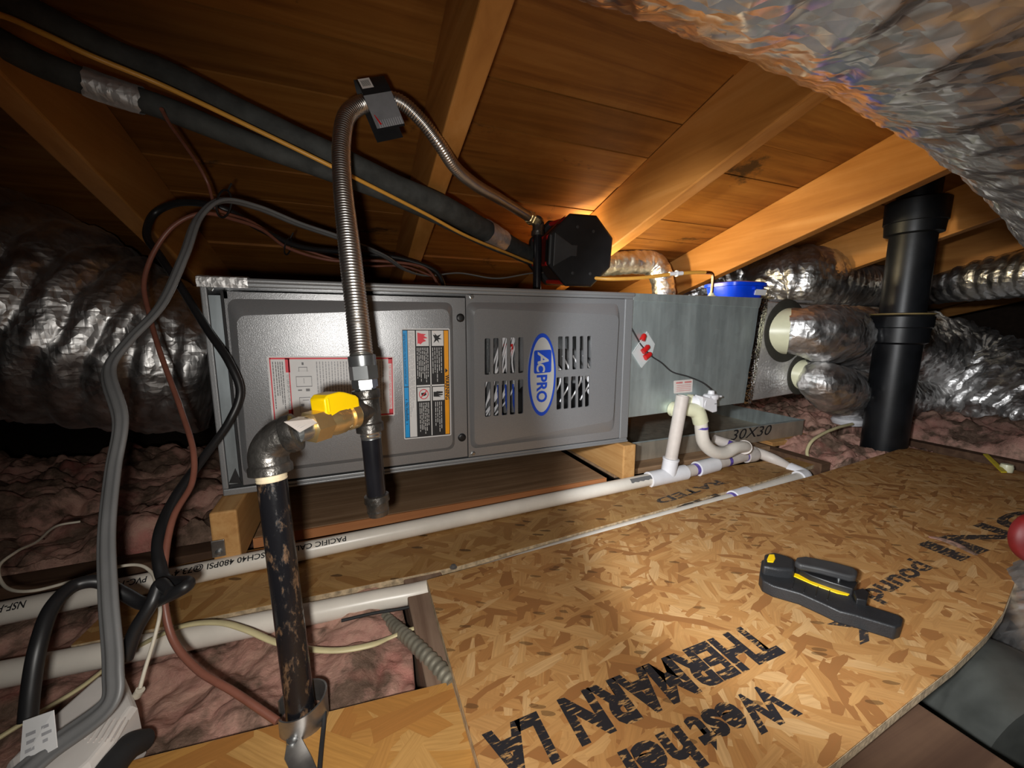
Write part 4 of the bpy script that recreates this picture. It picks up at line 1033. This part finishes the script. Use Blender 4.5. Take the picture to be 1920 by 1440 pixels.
# ------------------------------------------------------------------ foil plenum box, collars and ducts
bxm = thing('foil_plenum', 'foil faced distribution box at the right end of the coil case', 'plenum box', (1.43, 0.2, 0.06))
pb = [Vector((1.300, 0.004, 0.360)), Vector((1.56, 0.004, 0.350)), Vector((1.56, 0.004, 0.085)), Vector((1.278, 0.004, 0.070))]
MB().prism(pb, (0, 0.46, 0)).build('box_shell', 'foil_box', bxm, smooth=False, bevel=0.004)


def collar(cpx, axis, r):
    c = on(1, 0.003, *cpx); ax_ = Vector(axis).normalized(); wn = Vector((0, -1, 0))
    MB().rev(c - wn * 0.002, c + wn, [(0, r * 1.42), (0.004, r * 1.36), (0.007, r * 1.1)], 40).build('mastic_ring', 'mastic', bxm)
    MB().rev(c - ax_ * 0.05, c + ax_, [(0, r * 1.0), (0.045, r * 1.03), (0.056, r * 1.03), (0.058, r * 0.9)], 40).build('white_collar', 'pvc_cream', bxm)
    return c, ax_


A1, axA = collar((1474, 621), (0.58, -0.81, 0.0), 0.066)
B1, axB = collar((1502, 702), (0.58, -0.80, -0.12), 0.045)
def duct(name, path, r, label, mat='foil', **kw):
    kw.setdefault('seed', random.random() * 40)
    return tag(foil_duct(name, path, r, mat, None, **kw), label, 'duct', 'foil flexible ducts')


duct('flexible_duct', [A1 + axA * 0.002, A1 + axA * 0.035, D(1535, 624, 1.165), D(1590, 632, 1.42), D(1670, 652, 1.68), D(1735, 675, 1.85), D(1810, 712, 1.80), D(1920, 775, 1.58), D(2060, 850, 1.38)], [0.0655, 0.070, 0.078, 0.100, 0.15, 0.20, 0.215, 0.215, 0.21], 'crumpled foil duct leaving the upper white collar and passing behind the black vent pipe', pitch=0.045, rib=0.05, crump=0.10, step=0.005, n=72)
duct('flexible_duct', [B1 + axB * 0.002, B1 + axB * 0.03, D(1540, 716, 1.175), D(1588, 738, 1.42), D(1680, 750, 1.70), D(1790, 750, 1.95)], [0.0445, 0.050, 0.058, 0.085, 0.11, 0.12], 'crumpled foil duct leaving the lower small collar of the foil box', pitch=0.04, rib=0.05, crump=0.10, step=0.005, n=64)
duct('flexible_duct', [D(1425, 570, 1.72), D(1455, 535, 1.70), D(1505, 528, 1.66), D(1565, 535, 1.70), D(1640, 538, 1.85), D(1740, 530, 1.85), D(1840, 520, 1.66), D(1980, 508, 1.45)], [0.10, 0.14, 0.148, 0.115, 0.092, 0.10, 0.092, 0.088], 'foil duct bulging up behind the blue tub and running off to the right', 'foil_far', pitch=0.04, rib=0.09, crump=0.03)
duct('flexible_duct', [D(1275, 560, 1.95), D(1335, 530, 1.92), D(1400, 512, 1.9), D(1470, 500, 2.0), D(1540, 520, 2.1)], [0.07, 0.10, 0.10, 0.095, 0.09], 'foil duct lying low behind the coil case, left of the blue tub', 'foil_far', pitch=0.04, rib=0.05, crump=0.07)
duct('flexible_duct', [D(1130, 496, 1.50), D(1180, 492, 1.52), D(1222, 495, 1.55), D(1240, 520, 1.55), D(1246, 570, 1.55)], [0.042, 0.044, 0.046, 0.044, 0.042], 'small foil elbow duct behind the furnace and the black work light', 'foil', pitch=0.03, rib=0.06, crump=0.07, step=0.005, n=44)
duct('return_duct', [D(418, 690, 1.06), D(330, 672, 1.02), D(215, 640, 0.97), D(90, 600, 0.92), D(-40, 570, 0.87), D(-260, 540, 0.80)], [0.17, 0.19, 0.215, 0.24, 0.255, 0.26], 'big wrinkled foil duct filling the left side beside the grey furnace', 'foil', pitch=0.06, rib=0.075, crump=0.035, step=0.006, n=90, cap=True)
eY = Vector((0, 0.754, 0.657)); mY = Vector((0, -0.657, 0.754))
def ov(x, L, r, dz=0): return Vector((x, CAM.y, CAM.z)) + eY * (L * 1.02) + mY * (r - 0.006) + Vector((0, 0, dz))
duct('overhead_duct', [ov(-0.30, 0.215, 0.165), ov(-0.02, 0.215, 0.165), ov(0.20, 0.215, 0.165), ov(0.40, 0.215, 0.165), ov(0.56, 0.21, 0.165, -0.012), ov(0.72, 0.20, 0.165, -0.04), ov(0.9, 0.19, 0.165, -0.10)], 0.165, 'huge wrinkled foil duct hanging overhead at the upper right', 'foil_over', pitch=0.06, rib=0.010, crump=0.018, step=0.0028, n=260, skew=2.0, streak=(0.75, 0.66))
duct('flexible_duct', [D(1975, 1095, 0.64), D(1992, 1140, 0.60), D(2015, 1215, 0.56), D(2050, 1340, 0.5)], [0.045, 0.070, 0.085, 0.09], 'foil duct end poking in at the right edge beside the printed board', 'foil', pitch=0.03, rib=0.05, crump=0.06)
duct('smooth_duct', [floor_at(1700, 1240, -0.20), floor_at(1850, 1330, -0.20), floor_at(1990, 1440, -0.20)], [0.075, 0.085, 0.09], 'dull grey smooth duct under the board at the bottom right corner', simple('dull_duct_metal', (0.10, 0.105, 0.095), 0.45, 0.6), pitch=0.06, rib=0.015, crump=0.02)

# ------------------------------------------------------------------ vent pipe
vp = thing('vent_pipe', 'thick black upright vent pipe with two couplings at the right', 'pipe', (1.83, -0.08, -0.15))
vx = Vector((1.83, -0.08, 0))
def vrev(z0, z1, prof, name, mat='abs'): return MB().rev(vx + Vector((0, 0, z0)), vx + Vector((0, 0, z1)), prof, 48).build(name, mat, vp)
vrev(-0.24, 0.9, [(0, 0.058), (0.477, 0.058)], 'lower_length'); vrev(0.237, 0.9, [(0, 0.055), (0.35, 0.055)], 'middle_length'); vrev(0.55, 0.9, [(0, 0.050), (0.30, 0.050)], 'upper_length')
vrev(0.232, 0.9, [(0, 0.060), (0.006, 0.070), (0.050, 0.071), (0.053, 0.075), (0.085, 0.076), (0.090, 0.072)], 'lower_coupling'); vrev(0.322, 0.9, [(0, 0.072), (0.002, 0.077), (0.005, 0.077), (0.007, 0.056)], 'rust_rim', simple('tan_rim', (0.30, 0.22, 0.08), 0.6))
vrev(0.562, 0.9, [(0, 0.056), (0.004, 0.068), (0.035, 0.070), (0.037, 0.073), (0.098, 0.074), (0.103, 0.068), (0.104, 0.052)], 'upper_coupling')

# ------------------------------------------------------------------ objects standing on the case and furnace
TY = 0.02
def tb_(px, py): return on(1, TY, px, py)
def rr(cx, cy, ax_, ay, z, n=28, p=4.0):
    out = []
    for i in range(n):
        a = 2 * math.pi * i / n; c, s = math.cos(a), math.sin(a); out.append(Vector((cx + ax_ * math.copysign(abs(c) ** (2 / p), c), cy + ay * math.copysign(abs(s) ** (2 / p), s), z)))
    return out


tx0, tx1 = tb_(1381, 545).x, tb_(1449, 545).x; tcx = (tx0 + tx1) / 2; tw = (tx1 - tx0) / 2; tz1 = tb_(1420, 527).z; tz0 = 0.3675
tub = thing('blue_tub', 'small blue plastic tub with a white label on the coil case', 'tub', (tcx, TY + tw, tz0))
cy = TY + tw * 0.9; ty_ = tw * 0.9
MB().rings([rr(tcx, cy, tw * .80, ty_ * .80, tz0), rr(tcx, cy, tw * .84, ty_ * .84, tz0 + 0.004), rr(tcx, cy, tw * .93, ty_ * .93, tz1 - 0.008)]).build('tub_body', 'tub_blue', tub, angle=50)
MB().rings([rr(tcx, cy, tw * .95, ty_ * .95, tz1 - 0.013), rr(tcx, cy, tw * 1.0, ty_ * 1.0, tz1 - 0.012), rr(tcx, cy, tw * 1.0, ty_ * 1.0, tz1 - 0.003), rr(tcx, cy, tw * .92, ty_ * .92, tz1)]).build('tub_lid', 'tub_blue', tub, angle=40)
MB().rev((tcx + 0.002, TY + 0.012, tz1 - 0.020), (tcx + 0.002, TY, tz1 - 0.020), [(0, 0.006), (0.010, 0.0055), (0.012, 0.003)], 12).build('handle_boss', 'tub_blue', tub)
MB().prism(rquad([(tcx + 0.010, TY + .005, tz1 - 0.022), (tcx + tw * .80, TY + .007, tz1 - 0.022), (tcx + tw * .78, TY + .009, tz1 - 0.038), (tcx + 0.010, TY + .007, tz1 - 0.038)], 0.002), (0, 0.003, 0)).build('tub_label', 'paper', tub, smooth=False)
MB().box2((1.302, 0.024, 0.3602), (1.56, 0.46, 0.3670)).build('box_top_board', 'foil_box', bxm, smooth=False)
stub = thing('copper_stub', 'thin copper stub and orange tube rising from the coil case top', 'tube', tuple(on(1, 0.04, 1336, 552)))
g0 = on(1, 0.04, 1334, 552); g1 = on(1, 0.04, 1336, 512)
MB().tube([(g0.x, 0.04, 0.367), (g0.x, 0.04, g1.z - 0.006), (g1.x - 0.003, 0.041, g1.z), (g1.x - 0.02, 0.045, g1.z + 0.001)], 0.0042, 12, 6).build('copper_pipe', 'copper', stub)
MB().rev((g0.x, 0.04, 0.367), (g0.x, 0.04, 0.5), [(0, 0.012), (0.004, 0.012), (0.006, 0.008), (0.012, 0.006)], 16).build('grommet', 'pvc_cream', stub)
ot = [on(1, 0.045, 1330, 511), on(1, 0.05, 1300, 511), on(1, 0.06, 1262, 514), on(1, 0.08, 1200, 521), on(1, 0.11, 1140, 523), on(1, 0.15, 1100, 520)]
MB().tube(ot, 0.0048, 12, 8).build('orange_tube', 'orange_tube', stub)
MB().rev(ot[2] + Vector((-0.012, 0.001, 0)), ot[1], [(0, 0.0055), (0.02, 0.0055), (0.0205, 0.0085), (0.024, 0.0085), (0.0245, 0.0055), (0.04, 0.0055)], 12).build('clear_coupling', 'white', stub)

# octagonal work light
wl = thing('work_light', 'black octagonal work light with red trim standing on the furnace', 'lamp', (0.80, 0.19, 0.367))
wa = (D(1090, 471, 1.02) - D(1041, 477, 1.19)).normalized()
wc = D(1090, 471, 1.02); wr0 = D(1041, 477, 1.19)
wu = (Vector((0, 0, 1)) - wa * wa.z).normalized(); ws = wa.cross(wu)
def octo(c, r, ph=22.5, sx=1.0): return [c + ws * math.cos(R_(ph + 45 * i)) * r * sx + wu * math.sin(R_(ph + 45 * i)) * r for i in range(8)]
MB().rings([octo(wc - wa * 0.030, 0.091), octo(wc - wa * 0.004, 0.097), octo(wc, 0.090)]).build('front_cap', 'black', wl, smooth=False, bevel=0.003)
MB().prism([wc + wa * 0.0005 + ws * x + wu * y for x, y in [(-0.078 if False else 0.078, 0.042), (0.03, 0.014), (0.014, 0.014), (0.014, -0.014), (0.03, -0.014), (0.078, -0.042)]], wa * 0.006).build('cap_bracket', 'tool_lite', wl, smooth=False, bevel=0.002)
for x, y in ((-0.03, 0.05), (-0.03, -0.055), (0.02, -0.055), (0.015, 0.058)):
    c = wc + ws * x + wu * y; MB().rev(c - wa * 0.002, c + wa, [(0, 0.004), (0.0025, 0.004), (0.003, 0.002)], 10).build('cap_screw', 'tool_lite', wl)
MB().rings([octo(wr0, 0.092), octo(wr0 + wa * 0.03, 0.098), octo(wr0 + wa * 0.036, 0.09)]).build('rear_cap', 'black', wl, smooth=False, bevel=0.003)
MB().rings([octo(wr0 + wa * 0.036, 0.080), octo(wc - wa * 0.030, 0.080)]).build('drum', 'black_matte', wl, smooth=False)
for k in range(8):
    a = octo(wr0 + wa * 0.036, 0.086)[k]; b = octo(wc - wa * 0.030, 0.086)[k]
    MB().tube([a, b], 0.006, 8, 1, smooth=False).build('red_bar', 'red', wl)
q0, q1 = octo(wr0 + wa * 0.10, 0.088), octo(wc - wa * 0.032, 0.094)
for k in (3, 4, 7, 0):
    j = (k + 1) % 8; MB().prism([q0[k], q0[j], q1[j], q1[k]], wa * 0.0001 + (q0[k] - wr0).normalized() * 0.002).build('lens_panel', 'lens' if k in (3, 4) else 'red_dark', wl, smooth=False)

# ------------------------------------------------------------------ insulated line set under the rafters
ls = thing('line_set', 'pair of grey foam insulated pipes with a thin copper line running under the rafters', 'pipe', tuple(D(400, 220, 0.55)))
u_path = [D(-120, -80, 0.44), D(100, 45, 0.48), D(240, 112, 0.52), D(300, 134, 0.535), D(480, 224, 0.585), D(620, 290, 0.635), D(740, 348, 0.70), D(830, 388, 0.775), D(905, 430, 0.92), D(990, 478, 1.16), D(1060, 500, 1.36)]
l_path = [D(-120, 10, 0.44), D(60, 112, 0.48), D(200, 168, 0.515), D(300, 200, 0.54), D(480, 272, 0.59), D(620, 324, 0.645), D(720, 366, 0.72), D(800, 404, 0.82), D(920, 462, 1.02), D(1000, 492, 1.22)]
wobf = lambda L, th, p: 1 + 0.05 * nz(p, 18, 3)
mb = MB(); mb.tube(u_path, [0.017, 0.017, 0.0172, 0.0172, 0.0172, 0.0180, 0.0195, 0.0215, 0.024, 0.026, 0.027], 20, 16, mod=wobf); mb.build('foam_sleeve', 'foam', ls)
mb = MB(); mb.tube(l_path, [0.0155, 0.0155, 0.0155, 0.0150, 0.0145, 0.0135, 0.0105, 0.008, 0.008, 0.008], 20, 16, mod=wobf); mb.build('foam_sleeve', 'foam', ls)
c_path = [D(-60, 20, 0.425), D(0, 28, 0.43), D(80, 62, 0.44), D(165, 102, 0.46), D(300, 158, 0.505), D(480, 243, 0.555), D(620, 311, 0.605), D(700, 351, 0.655), D(800, 402, 0.745), D(870, 440, 0.83), D(960, 478, 1.0), D(1000, 494, 1.10)]
MB().tube(c_path, 0.0032, 10, 12).build('copper_line', 'orange_tube', ls)
def px_x(p): v = p - CAM; return 960 + FPX * v.dot(RIGHT) / v.dot(FWD)
def wrap_patch(path, r, xa, xb, name, seed):
    pts, rad = equal(path, r, 0.003); fr = frames(pts); rings = []
    idx = [k for k, p in enumerate(pts) if xa < px_x(p) < xb]
    for k in idx:
        p = pts[k]; a, b = fr[k]; e_ = k in (idx[0], idx[-1])
        rings.append([p + (a * math.cos(2 * math.pi * i / 48) + b * math.sin(2 * math.pi * i / 48)) * (rad[k] * 1.06 + 0.0008 + 0.0010 * abs(nz(p + a * math.cos(i * .131) * .02 + b * math.sin(i * .131) * .02, 90, seed))) + (pts[min(k + 1, len(pts) - 1)] - p) * (1.5 * nz((i, k, 0), .35, seed) if e_ else 0) for i in range(48)])
    MB().rings(rings, cap=False).build(name, 'foil_box', ls, angle=60)
wrap_patch(l_path, [0.0155, 0.0155, 0.0155, 0.0150, 0.0145, 0.0135, 0.0105, 0.008, 0.008, 0.008], 158, 268, 'foil_patch', 3)
wrap_patch(u_path, [0.017, 0.017, 0.0172, 0.0172, 0.0172, 0.0180, 0.0195, 0.0215, 0.024, 0.026, 0.027], 908, 940, 'foil_patch', 8)

# ------------------------------------------------------------------ cables
flat = lambda th: (math.cos(th) * 0.62, math.sin(th) * (1.9 if True else 1) * (1.0))
def flat3(th):
    x, y = math.cos(th), math.sin(th)
    return (1.0 * y, 0.40 * x * (1 + 0.22 * math.cos(6 * math.asin(max(-1, min(1, y))))))
gp = [D(20, 1470, 0.30), D(95, 1405, 0.315), D(205, 1318, 0.335), D(212, 1255, 0.345), D(203, 1120, 0.37), D(200, 1000, 0.40), D(212, 880, 0.43), D(226, 790, 0.45), D(205, 690, 0.48), D(240, 640, 0.50), D(300, 575, 0.53), D(345, 480, 0.56), D(375, 405, 0.60), D(415, 376, 0.63), D(480, 388, 0.68), D(560, 420, 0.74), D(640, 447, 0.80), D(720, 480, 0.90), D(760, 506, 0.99), D(800, 517, 1.05), D(860, 512, 1.08), D(930, 522, 1.10), D(1000, 512, 1.14), D(1060, 512, 1.2)]
mb = MB(); mb.tube(gp, [0.0098] * 17 + [0.008, 0.006, 0.0048, 0.0045, 0.0045, 0.0045, 0.0045], 30, 10, shape=flat3, up=RIGHT); tag(mb.build('flat_power_cable', 'cable_grey', None, angle=70), 'flat grey power cable hanging at the left and looping over to the furnace top', 'cable')
bp = [D(52, 1350, 0.335), D(58, 1290, 0.34), D(72, 1210, 0.35), D(100, 1135, 0.37), D(140, 1098, 0.39), D(180, 1090, 0.40), D(230, 1112, 0.41), D(270, 1132, 0.41), D(310, 1120, 0.40), D(348, 1100, 0.40), D(352, 1092, 0.41), D(310, 1088, 0.42), D(298, 1050, 0.43), D(300, 1000, 0.45), D(330, 930, 0.50), D(380, 860, 0.56), D(430, 790, 0.60), D(450, 735, 0.61), D(430, 680, 0.61), D(390, 620, 0.62), D(340, 540, 0.63), D(300, 480, 0.65), D(275, 440, 0.67), D(290, 400, 0.69), D(340, 380, 0.69), D(420, 392, 0.70), D(480, 425, 0.76), D(560, 462, 0.84), D(660, 474, 0.92), D(760, 487, 0.98), D(820, 512, 1.02), D(835, 545, 1.05)]
cable('black_cable', bp, [0.0062] * 14 + [0.0058] * 18, 'black', 'thick black cable looping past the furnace corner and into the white flag label', 'cable', n=14, sub=12)
cable('black_lead', [D(235, 1236, 0.38), D(255, 1180, 0.385), D(285, 1130, 0.392), D(300, 1095, 0.40), D(318, 1108, 0.395)], [0.0062, 0.0062, 0.006, 0.006, 0.005], 'black', 'short black cord end hanging down over the lower white pipe', 'cord', n=14)
cable('thermostat_cable', [D(520, 1352, 0.375), D(440, 1298, 0.385), D(370, 1255, 0.395), D(325, 1200, 0.405), D(308, 1130, 0.415), D(308, 1060, 0.43), D(325, 970, 0.46), D(360, 905, 0.50), D(363, 850, 0.52), D(340, 770, 0.55), D(300, 660, 0.58), D(280, 590, 0.60), D(270, 530, 0.61), D(290, 470, 0.62), D(330, 420, 0.63), D(380, 400, 0.65), D(440, 412, 0.70), D(490, 430, 0.75), D(540, 465, 0.82), D(620, 488, 0.88), D(720, 490, 0.93), D(800, 505, 0.99), D(825, 540, 1.03)], [0.0035] * 14 + [0.0034] * 9, 'cable_brown', 'reddish brown thin cable arching from the insulation up to the furnace top', 'cable')
cable('sensor_cable', [D(303, 205, 0.52), D(318, 232, 0.55), D(345, 270, 0.60), D(372, 310, 0.64), D(390, 345, 0.66), D(398, 372, 0.66), D(405, 390, 0.66), D(470, 415, 0.73), D(530, 452, 0.82), D(600, 478, 0.88), D(680, 498, 0.93), D(760, 500, 0.98), D(815, 520, 1.03)], 0.0026, 'cable_brown', 'thin brown wire dropping from the foam pipes to the cable bunch', 'wire')
for k, (p, r_) in enumerate(((D(420, 382, 0.635), 0.014), (D(540, 462, 0.82), 0.011))):
    tt_ = MB(); pp = [p + UP * r_ * math.cos(a) * 1.5 + RIGHT * (r_ * 0.45 * math.cos(a) - 0.002 * math.sin(a)) + FWD * r_ * math.sin(a) * 1.2 for a in [2 * math.pi * i / 14 for i in range(15)]]
    tt_.tube(pp, 0.0016, 6, 2); tt_.tube([pp[0], pp[0] + UP * 0.012 + RIGHT * 0.006], 0.0014, 6, 1, smooth=False)
    tag(tt_.build('cable_tie', 'black', None), ['black cable tie round the grey flat cable at the top of its arch', 'black cable tie round the brown wires nearer the furnace'][k], 'cable tie')
cable('white_wire', [D(262, 1292, 0.37), D(272, 1255, 0.38), D(290, 1195, 0.39), D(300, 1150, 0.40), D(296, 1120, 0.42), D(285, 1075, 0.45), D(262, 1060, 0.46), D(225, 1062, 0.46), D(150, 1085, 0.45), D(60, 1108, 0.44), D(10, 1100, 0.45), D(-2, 1062, 0.47), D(30, 1035, 0.5), D(70, 1015, 0.55), D(110, 985, 0.6), D(150, 978, 0.62)], 0.0017, 'cable_white', 'thin white wire rising from the white box and bending left over the pipes', 'wire')
cable('cream_cable', [floor_at(820, 1168, -0.122), floor_at(770, 1180, -0.115), floor_at(728, 1197, -0.118), floor_at(700, 1208, -0.115), floor_at(640, 1219, -0.112), floor_at(580, 1217, -0.108), floor_at(520, 1205, -0.100), floor_at(460, 1180, -0.090), floor_at(415, 1168, -0.086), floor_at(360, 1170, -0.086), floor_at(320, 1182, -0.090), floor_at(230, 1230, -0.118), floor_at(150, 1290, -0.122), floor_at(60, 1345, -0.124), floor_at(-60, 1420, -0.126)], [0.0022] * 3 + [0.0032] * 12, 'cable_cream', 'cream house cable snaking over the pink insulation and white pipe', 'cable', shape=lambda th: (math.cos(th) * 0.8, math.sin(th) * 1.5))
cable('black_wire', [floor_at(640, 1164, -0.118), floor_at(700, 1150, -0.118), floor_at(760, 1140, -0.119), floor_at(815, 1126, -0.119)], 0.0021, 'black_matte', 'thin black wire lying against the near side of the lower white pipe', 'wire')
cp2 = [floor_at(700, 1140, -0.135), floor_at(735, 1170, -0.126), floor_at(775, 1205, -0.1135), floor_at(830, 1262, -0.1135), floor_at(850, 1285, -0.1135)]
pts, rad = equal(cp2, [0.0082, 0.0082, 0.0085, 0.0095, 0.0095], 0.0016); frm = frames(pts); rings = []
for k, (p, (a, b)) in enumerate(zip(pts, frm)):
    q_ = rad[k] * (1 + 0.09 * math.sin(k * 1.05)); rings.append([p + (a * math.cos(2 * math.pi * i / 18) + b * math.sin(2 * math.pi * i / 18)) * q_ for i in range(18)])
tag(MB().rings(rings).build('armoured_cable', 'armour', None, angle=70), 'ribbed grey armoured cable in the hole by the large board', 'cable')
cable('house_cable', [D(1598, 795, 1.34), D(1570, 802, 1.30), D(1540, 815, 1.27), D(1520, 830, 1.25), D(1513, 848, 1.24), D(1516, 862, 1.23)], 0.0048, 'cable_cream', 'cream cable looping out of the insulation left of the vent pipe foot', 'cable')

# ------------------------------------------------------------------ small things
wb = thing('white_plastic_box', 'white plastic box with chamfered corners at the lower left corner', 'box', tuple(D(150, 1390, 0.36)))
outl = [(95, 1352), (190, 1268), (233, 1262), (258, 1328), (214, 1392), (172, 1445), (110, 1500), (20, 1500), (10, 1440)]
zw = -0.072
tp_ = [floor_at(*p, zw) for p in outl]; cen = sum(tp_, Vector()) / len(tp_)
lo_ = [Vector((p.x, p.y, -0.125)) + (p - cen) * 0.03 for p in tp_]; hi_ = [p + (cen - p) * 0.10 + Vector((0, 0, 0.006)) for p in tp_]
MB().rings([lo_, tp_, hi_]).build('box_shell', 'white_tray', wb, smooth=False, bevel=0.0025)
s_ = MB()
for k in range(12):
    a = floor_at(176 + 5 * k, 1345 + 6 * (k % 2), zw + .0065).lerp(cen, 0); d_ = Vector((0.004, -0.012, 0)); s_.box(a + d_, (0.0008, 0.02, 0.0006))
tag(s_.build('vent_slits', 'paper_warm', wb, smooth=False), kind='stuff')
MB().tube([floor_at(256, 1305, -0.075), floor_at(263, 1293, -0.068)], 0.004, 10, 1, smooth=False).build('cord_grommet', 'cable_white', wb)
cable('black_plug_lead', [floor_at(272, 1388, -0.098), floor_at(240, 1402, -0.088), floor_at(205, 1440, -0.085), floor_at(170, 1500, -0.085)], [0.009, 0.0115, 0.0125, 0.0125], 'black_matte', 'thick black lead beside the white plastic box at the bottom edge', 'cord', n=16)
lbp = [D(43, 1352, 0.318), D(100, 1332, 0.318), D(107, 1402, 0.312), D(36, 1442, 0.308)]
lo2 = MB().prism(lbp, FWD * 0.0006).build('cord_label', 'paper', None, smooth=False); tag(lo2, 'white printed flag label wrapped on the black cord', 'label')
s_ = MB()
for (u0, v0, u1, v1) in [(0.15, 0.30, 0.45, 0.38), (0.18, 0.48, 0.45, 0.56), (0.15, 0.66, 0.42, 0.74), (0.1, 0.84, 0.25, 0.90), (0.62, 0.28, 0.85, 0.36), (0.62, 0.45, 0.92, 0.53), (0.65, 0.62, 0.8, 0.70)]:
    f_ = lambda u, v: (lbp[0].lerp(lbp[1], u)).lerp(lbp[3].lerp(lbp[2], u), v) - FWD * 0.0006
    s_.add([f_(u0, v0), f_(u1, v0), f_(u1, v1), f_(u0, v1)], [(0, 1, 2, 3)])
tag(s_.build('label_print', 'ink_soft', lo2, smooth=False), kind='stuff')

tl = thing('hand_tool', 'black and yellow folding hand tool lying on the printed board', 'tool', tuple(floor_at(1550, 1110)))
def outl_prism(pxs, ztop, h, name, mat, parent, bevel=0.002): return MB().prism([floor_at(*p, ztop) for p in pxs], (0, 0, -h)).build(name, mat, parent, smooth=True, bevel=bevel, seg=3, angle=35)
outl_prism([(1424, 1076), (1428, 1050), (1440, 1044), (1500, 1062), (1560, 1080), (1598, 1112), (1603, 1126), (1645, 1140), (1684, 1152), (1694, 1160), (1690, 1172), (1680, 1176), (1640, 1164), (1600, 1152), (1575, 1146), (1545, 1132), (1500, 1112), (1450, 1098), (1430, 1088)], -0.078, 0.0185, 'tool_body', 'tool', tl, 0.0022)
outl_prism([(1430, 1060), (1434, 1038), (1450, 1034), (1475, 1041), (1492, 1050), (1490, 1068), (1460, 1066)], -0.064, 0.024, 'tool_head', 'tool', tl, 0.004)
outl_prism([(1490, 1052), (1494, 1044), (1510, 1042), (1560, 1052), (1600, 1063), (1609, 1070), (1606, 1080), (1594, 1080), (1540, 1066), (1500, 1058)], -0.056, 0.010, 'tool_handle', 'tool_lite', tl, 0.003)
outl_prism([(1498, 1066), (1520, 1062), (1570, 1076), (1600, 1084), (1608, 1092), (1600, 1104), (1560, 1092), (1520, 1078)], -0.068, 0.012, 'tool_linkage', 'black', tl, 0.0015)
outl_prism([(1473, 1073), (1490, 1074), (1540, 1089), (1588, 1107), (1595, 1112), (1590, 1116), (1570, 1112), (1525, 1096)], -0.0770, 0.003, 'yellow_inlay', 'yellow', tl, 0.0006)
outl_prism([(1438, 1048), (1442, 1039), (1452, 1039), (1454, 1047), (1450, 1054), (1439, 1053)], -0.0632, 0.004, 'yellow_button', 'yellow', tl, 0.0008)
outl_prism([(1600, 1106), (1618, 1102), (1630, 1110), (1626, 1126), (1606, 1122)], -0.070, 0.012, 'tool_catch', 'black', tl, 0.0015)
c = floor_at(1573, 1084, -0.0645); MB().rev(c - Vector((0, 0, .004)), c + Vector((0, 0, 1)), [(0, 0.002), (0.004, 0.002), (0.005, 0.001)], 10).build('pivot_pin', 'zinc', tl)
for k in range(4):
    a = floor_at(1490 + 22 * k, 1086 + 7 * k, -0.0776); b = floor_at(1485 + 22 * k, 1104 + 7 * k, -0.0776); MB().tube([a, b], 0.0007, 6, 1, smooth=False).build('grip_groove', 'black', tl)

rc = D(1944, 1010, 0.58)
tag(MB().rings([[rc + (RIGHT * math.cos(2 * math.pi * i / 32) + UP * math.sin(2 * math.pi * i / 32)) * r_ - FWD * h_ for i in range(32)] for r_, h_ in [(0.036, -0.006), (0.038, 0.0), (0.036, 0.006), (0.028, 0.013), (0.015, 0.017), (0.004, 0.018)]]).build('red_cap', 'red_dark', None), 'dark red round cap cut off by the right edge above the board', 'cap')
ys = [floor_at(1843, 853, -0.080), floor_at(1852, 853, -0.080), floor_at(1888, 887, -0.088), floor_at(1877, 887, -0.088)]
tag(MB().prism(ys, (0, 0, 0.004)).build('yellow_strip', 'yellow_tie', None, smooth=False, bevel=0.001), 'short yellow plastic strip on the far corner of the board', 'strip')
c = floor_at(1886, 884, -0.094); mb = MB().rev(c, c + Vector((0, 0, 1)), [(0, 0.012), (0.012, 0.013), (0.02, 0.011), (0.021, 0.004)], 14); tag(mb.build('small_cap', 'pvc_cream', None), 'small pale green cap beside the yellow strip', 'cap')
c = D(1590, 788, 1.42); mb = MB().rev(c + Vector((0, 0, -0.012)), c + Vector((0, 0, 1)), [(0, 0.045), (0.012, 0.05), (0.020, 0.045), (0.026, 0.02)], 28); tag(mb.build('round_cap', 'white', None), 'white round plastic cap half buried in insulation left of the vent pipe', 'cap')
c = floor_at(850, 1064, -0.1078); mb = MB().rev(c, c + Vector((0, 0, 1)), [(0, 0.0062), (0.0012, 0.0060), (0.0018, 0.0045), (0.004, 0.004), (0.0042, 0.002)], 14); tag(mb.build('hex_screw', 'zinc', None), 'zinc screw driven in the dull board strip by the big board corner', 'screw')
ps = [floor_at(1742, 1007, -0.0955), floor_at(1760, 1010, -0.0955), floor_at(1790, 1020, -0.0945), floor_at(1830, 1040, -0.0955)]
mb = MB(); mb.tube(ps, [0.003, 0.006, 0.008, 0.004], 10, 8, shape=lambda th: (math.cos(th) * 0.35, math.sin(th))); tag(mb.build('insulation_tuft', 'insul', None), 'loose pink tuft lying on the faded print of the large board', 'insulation')
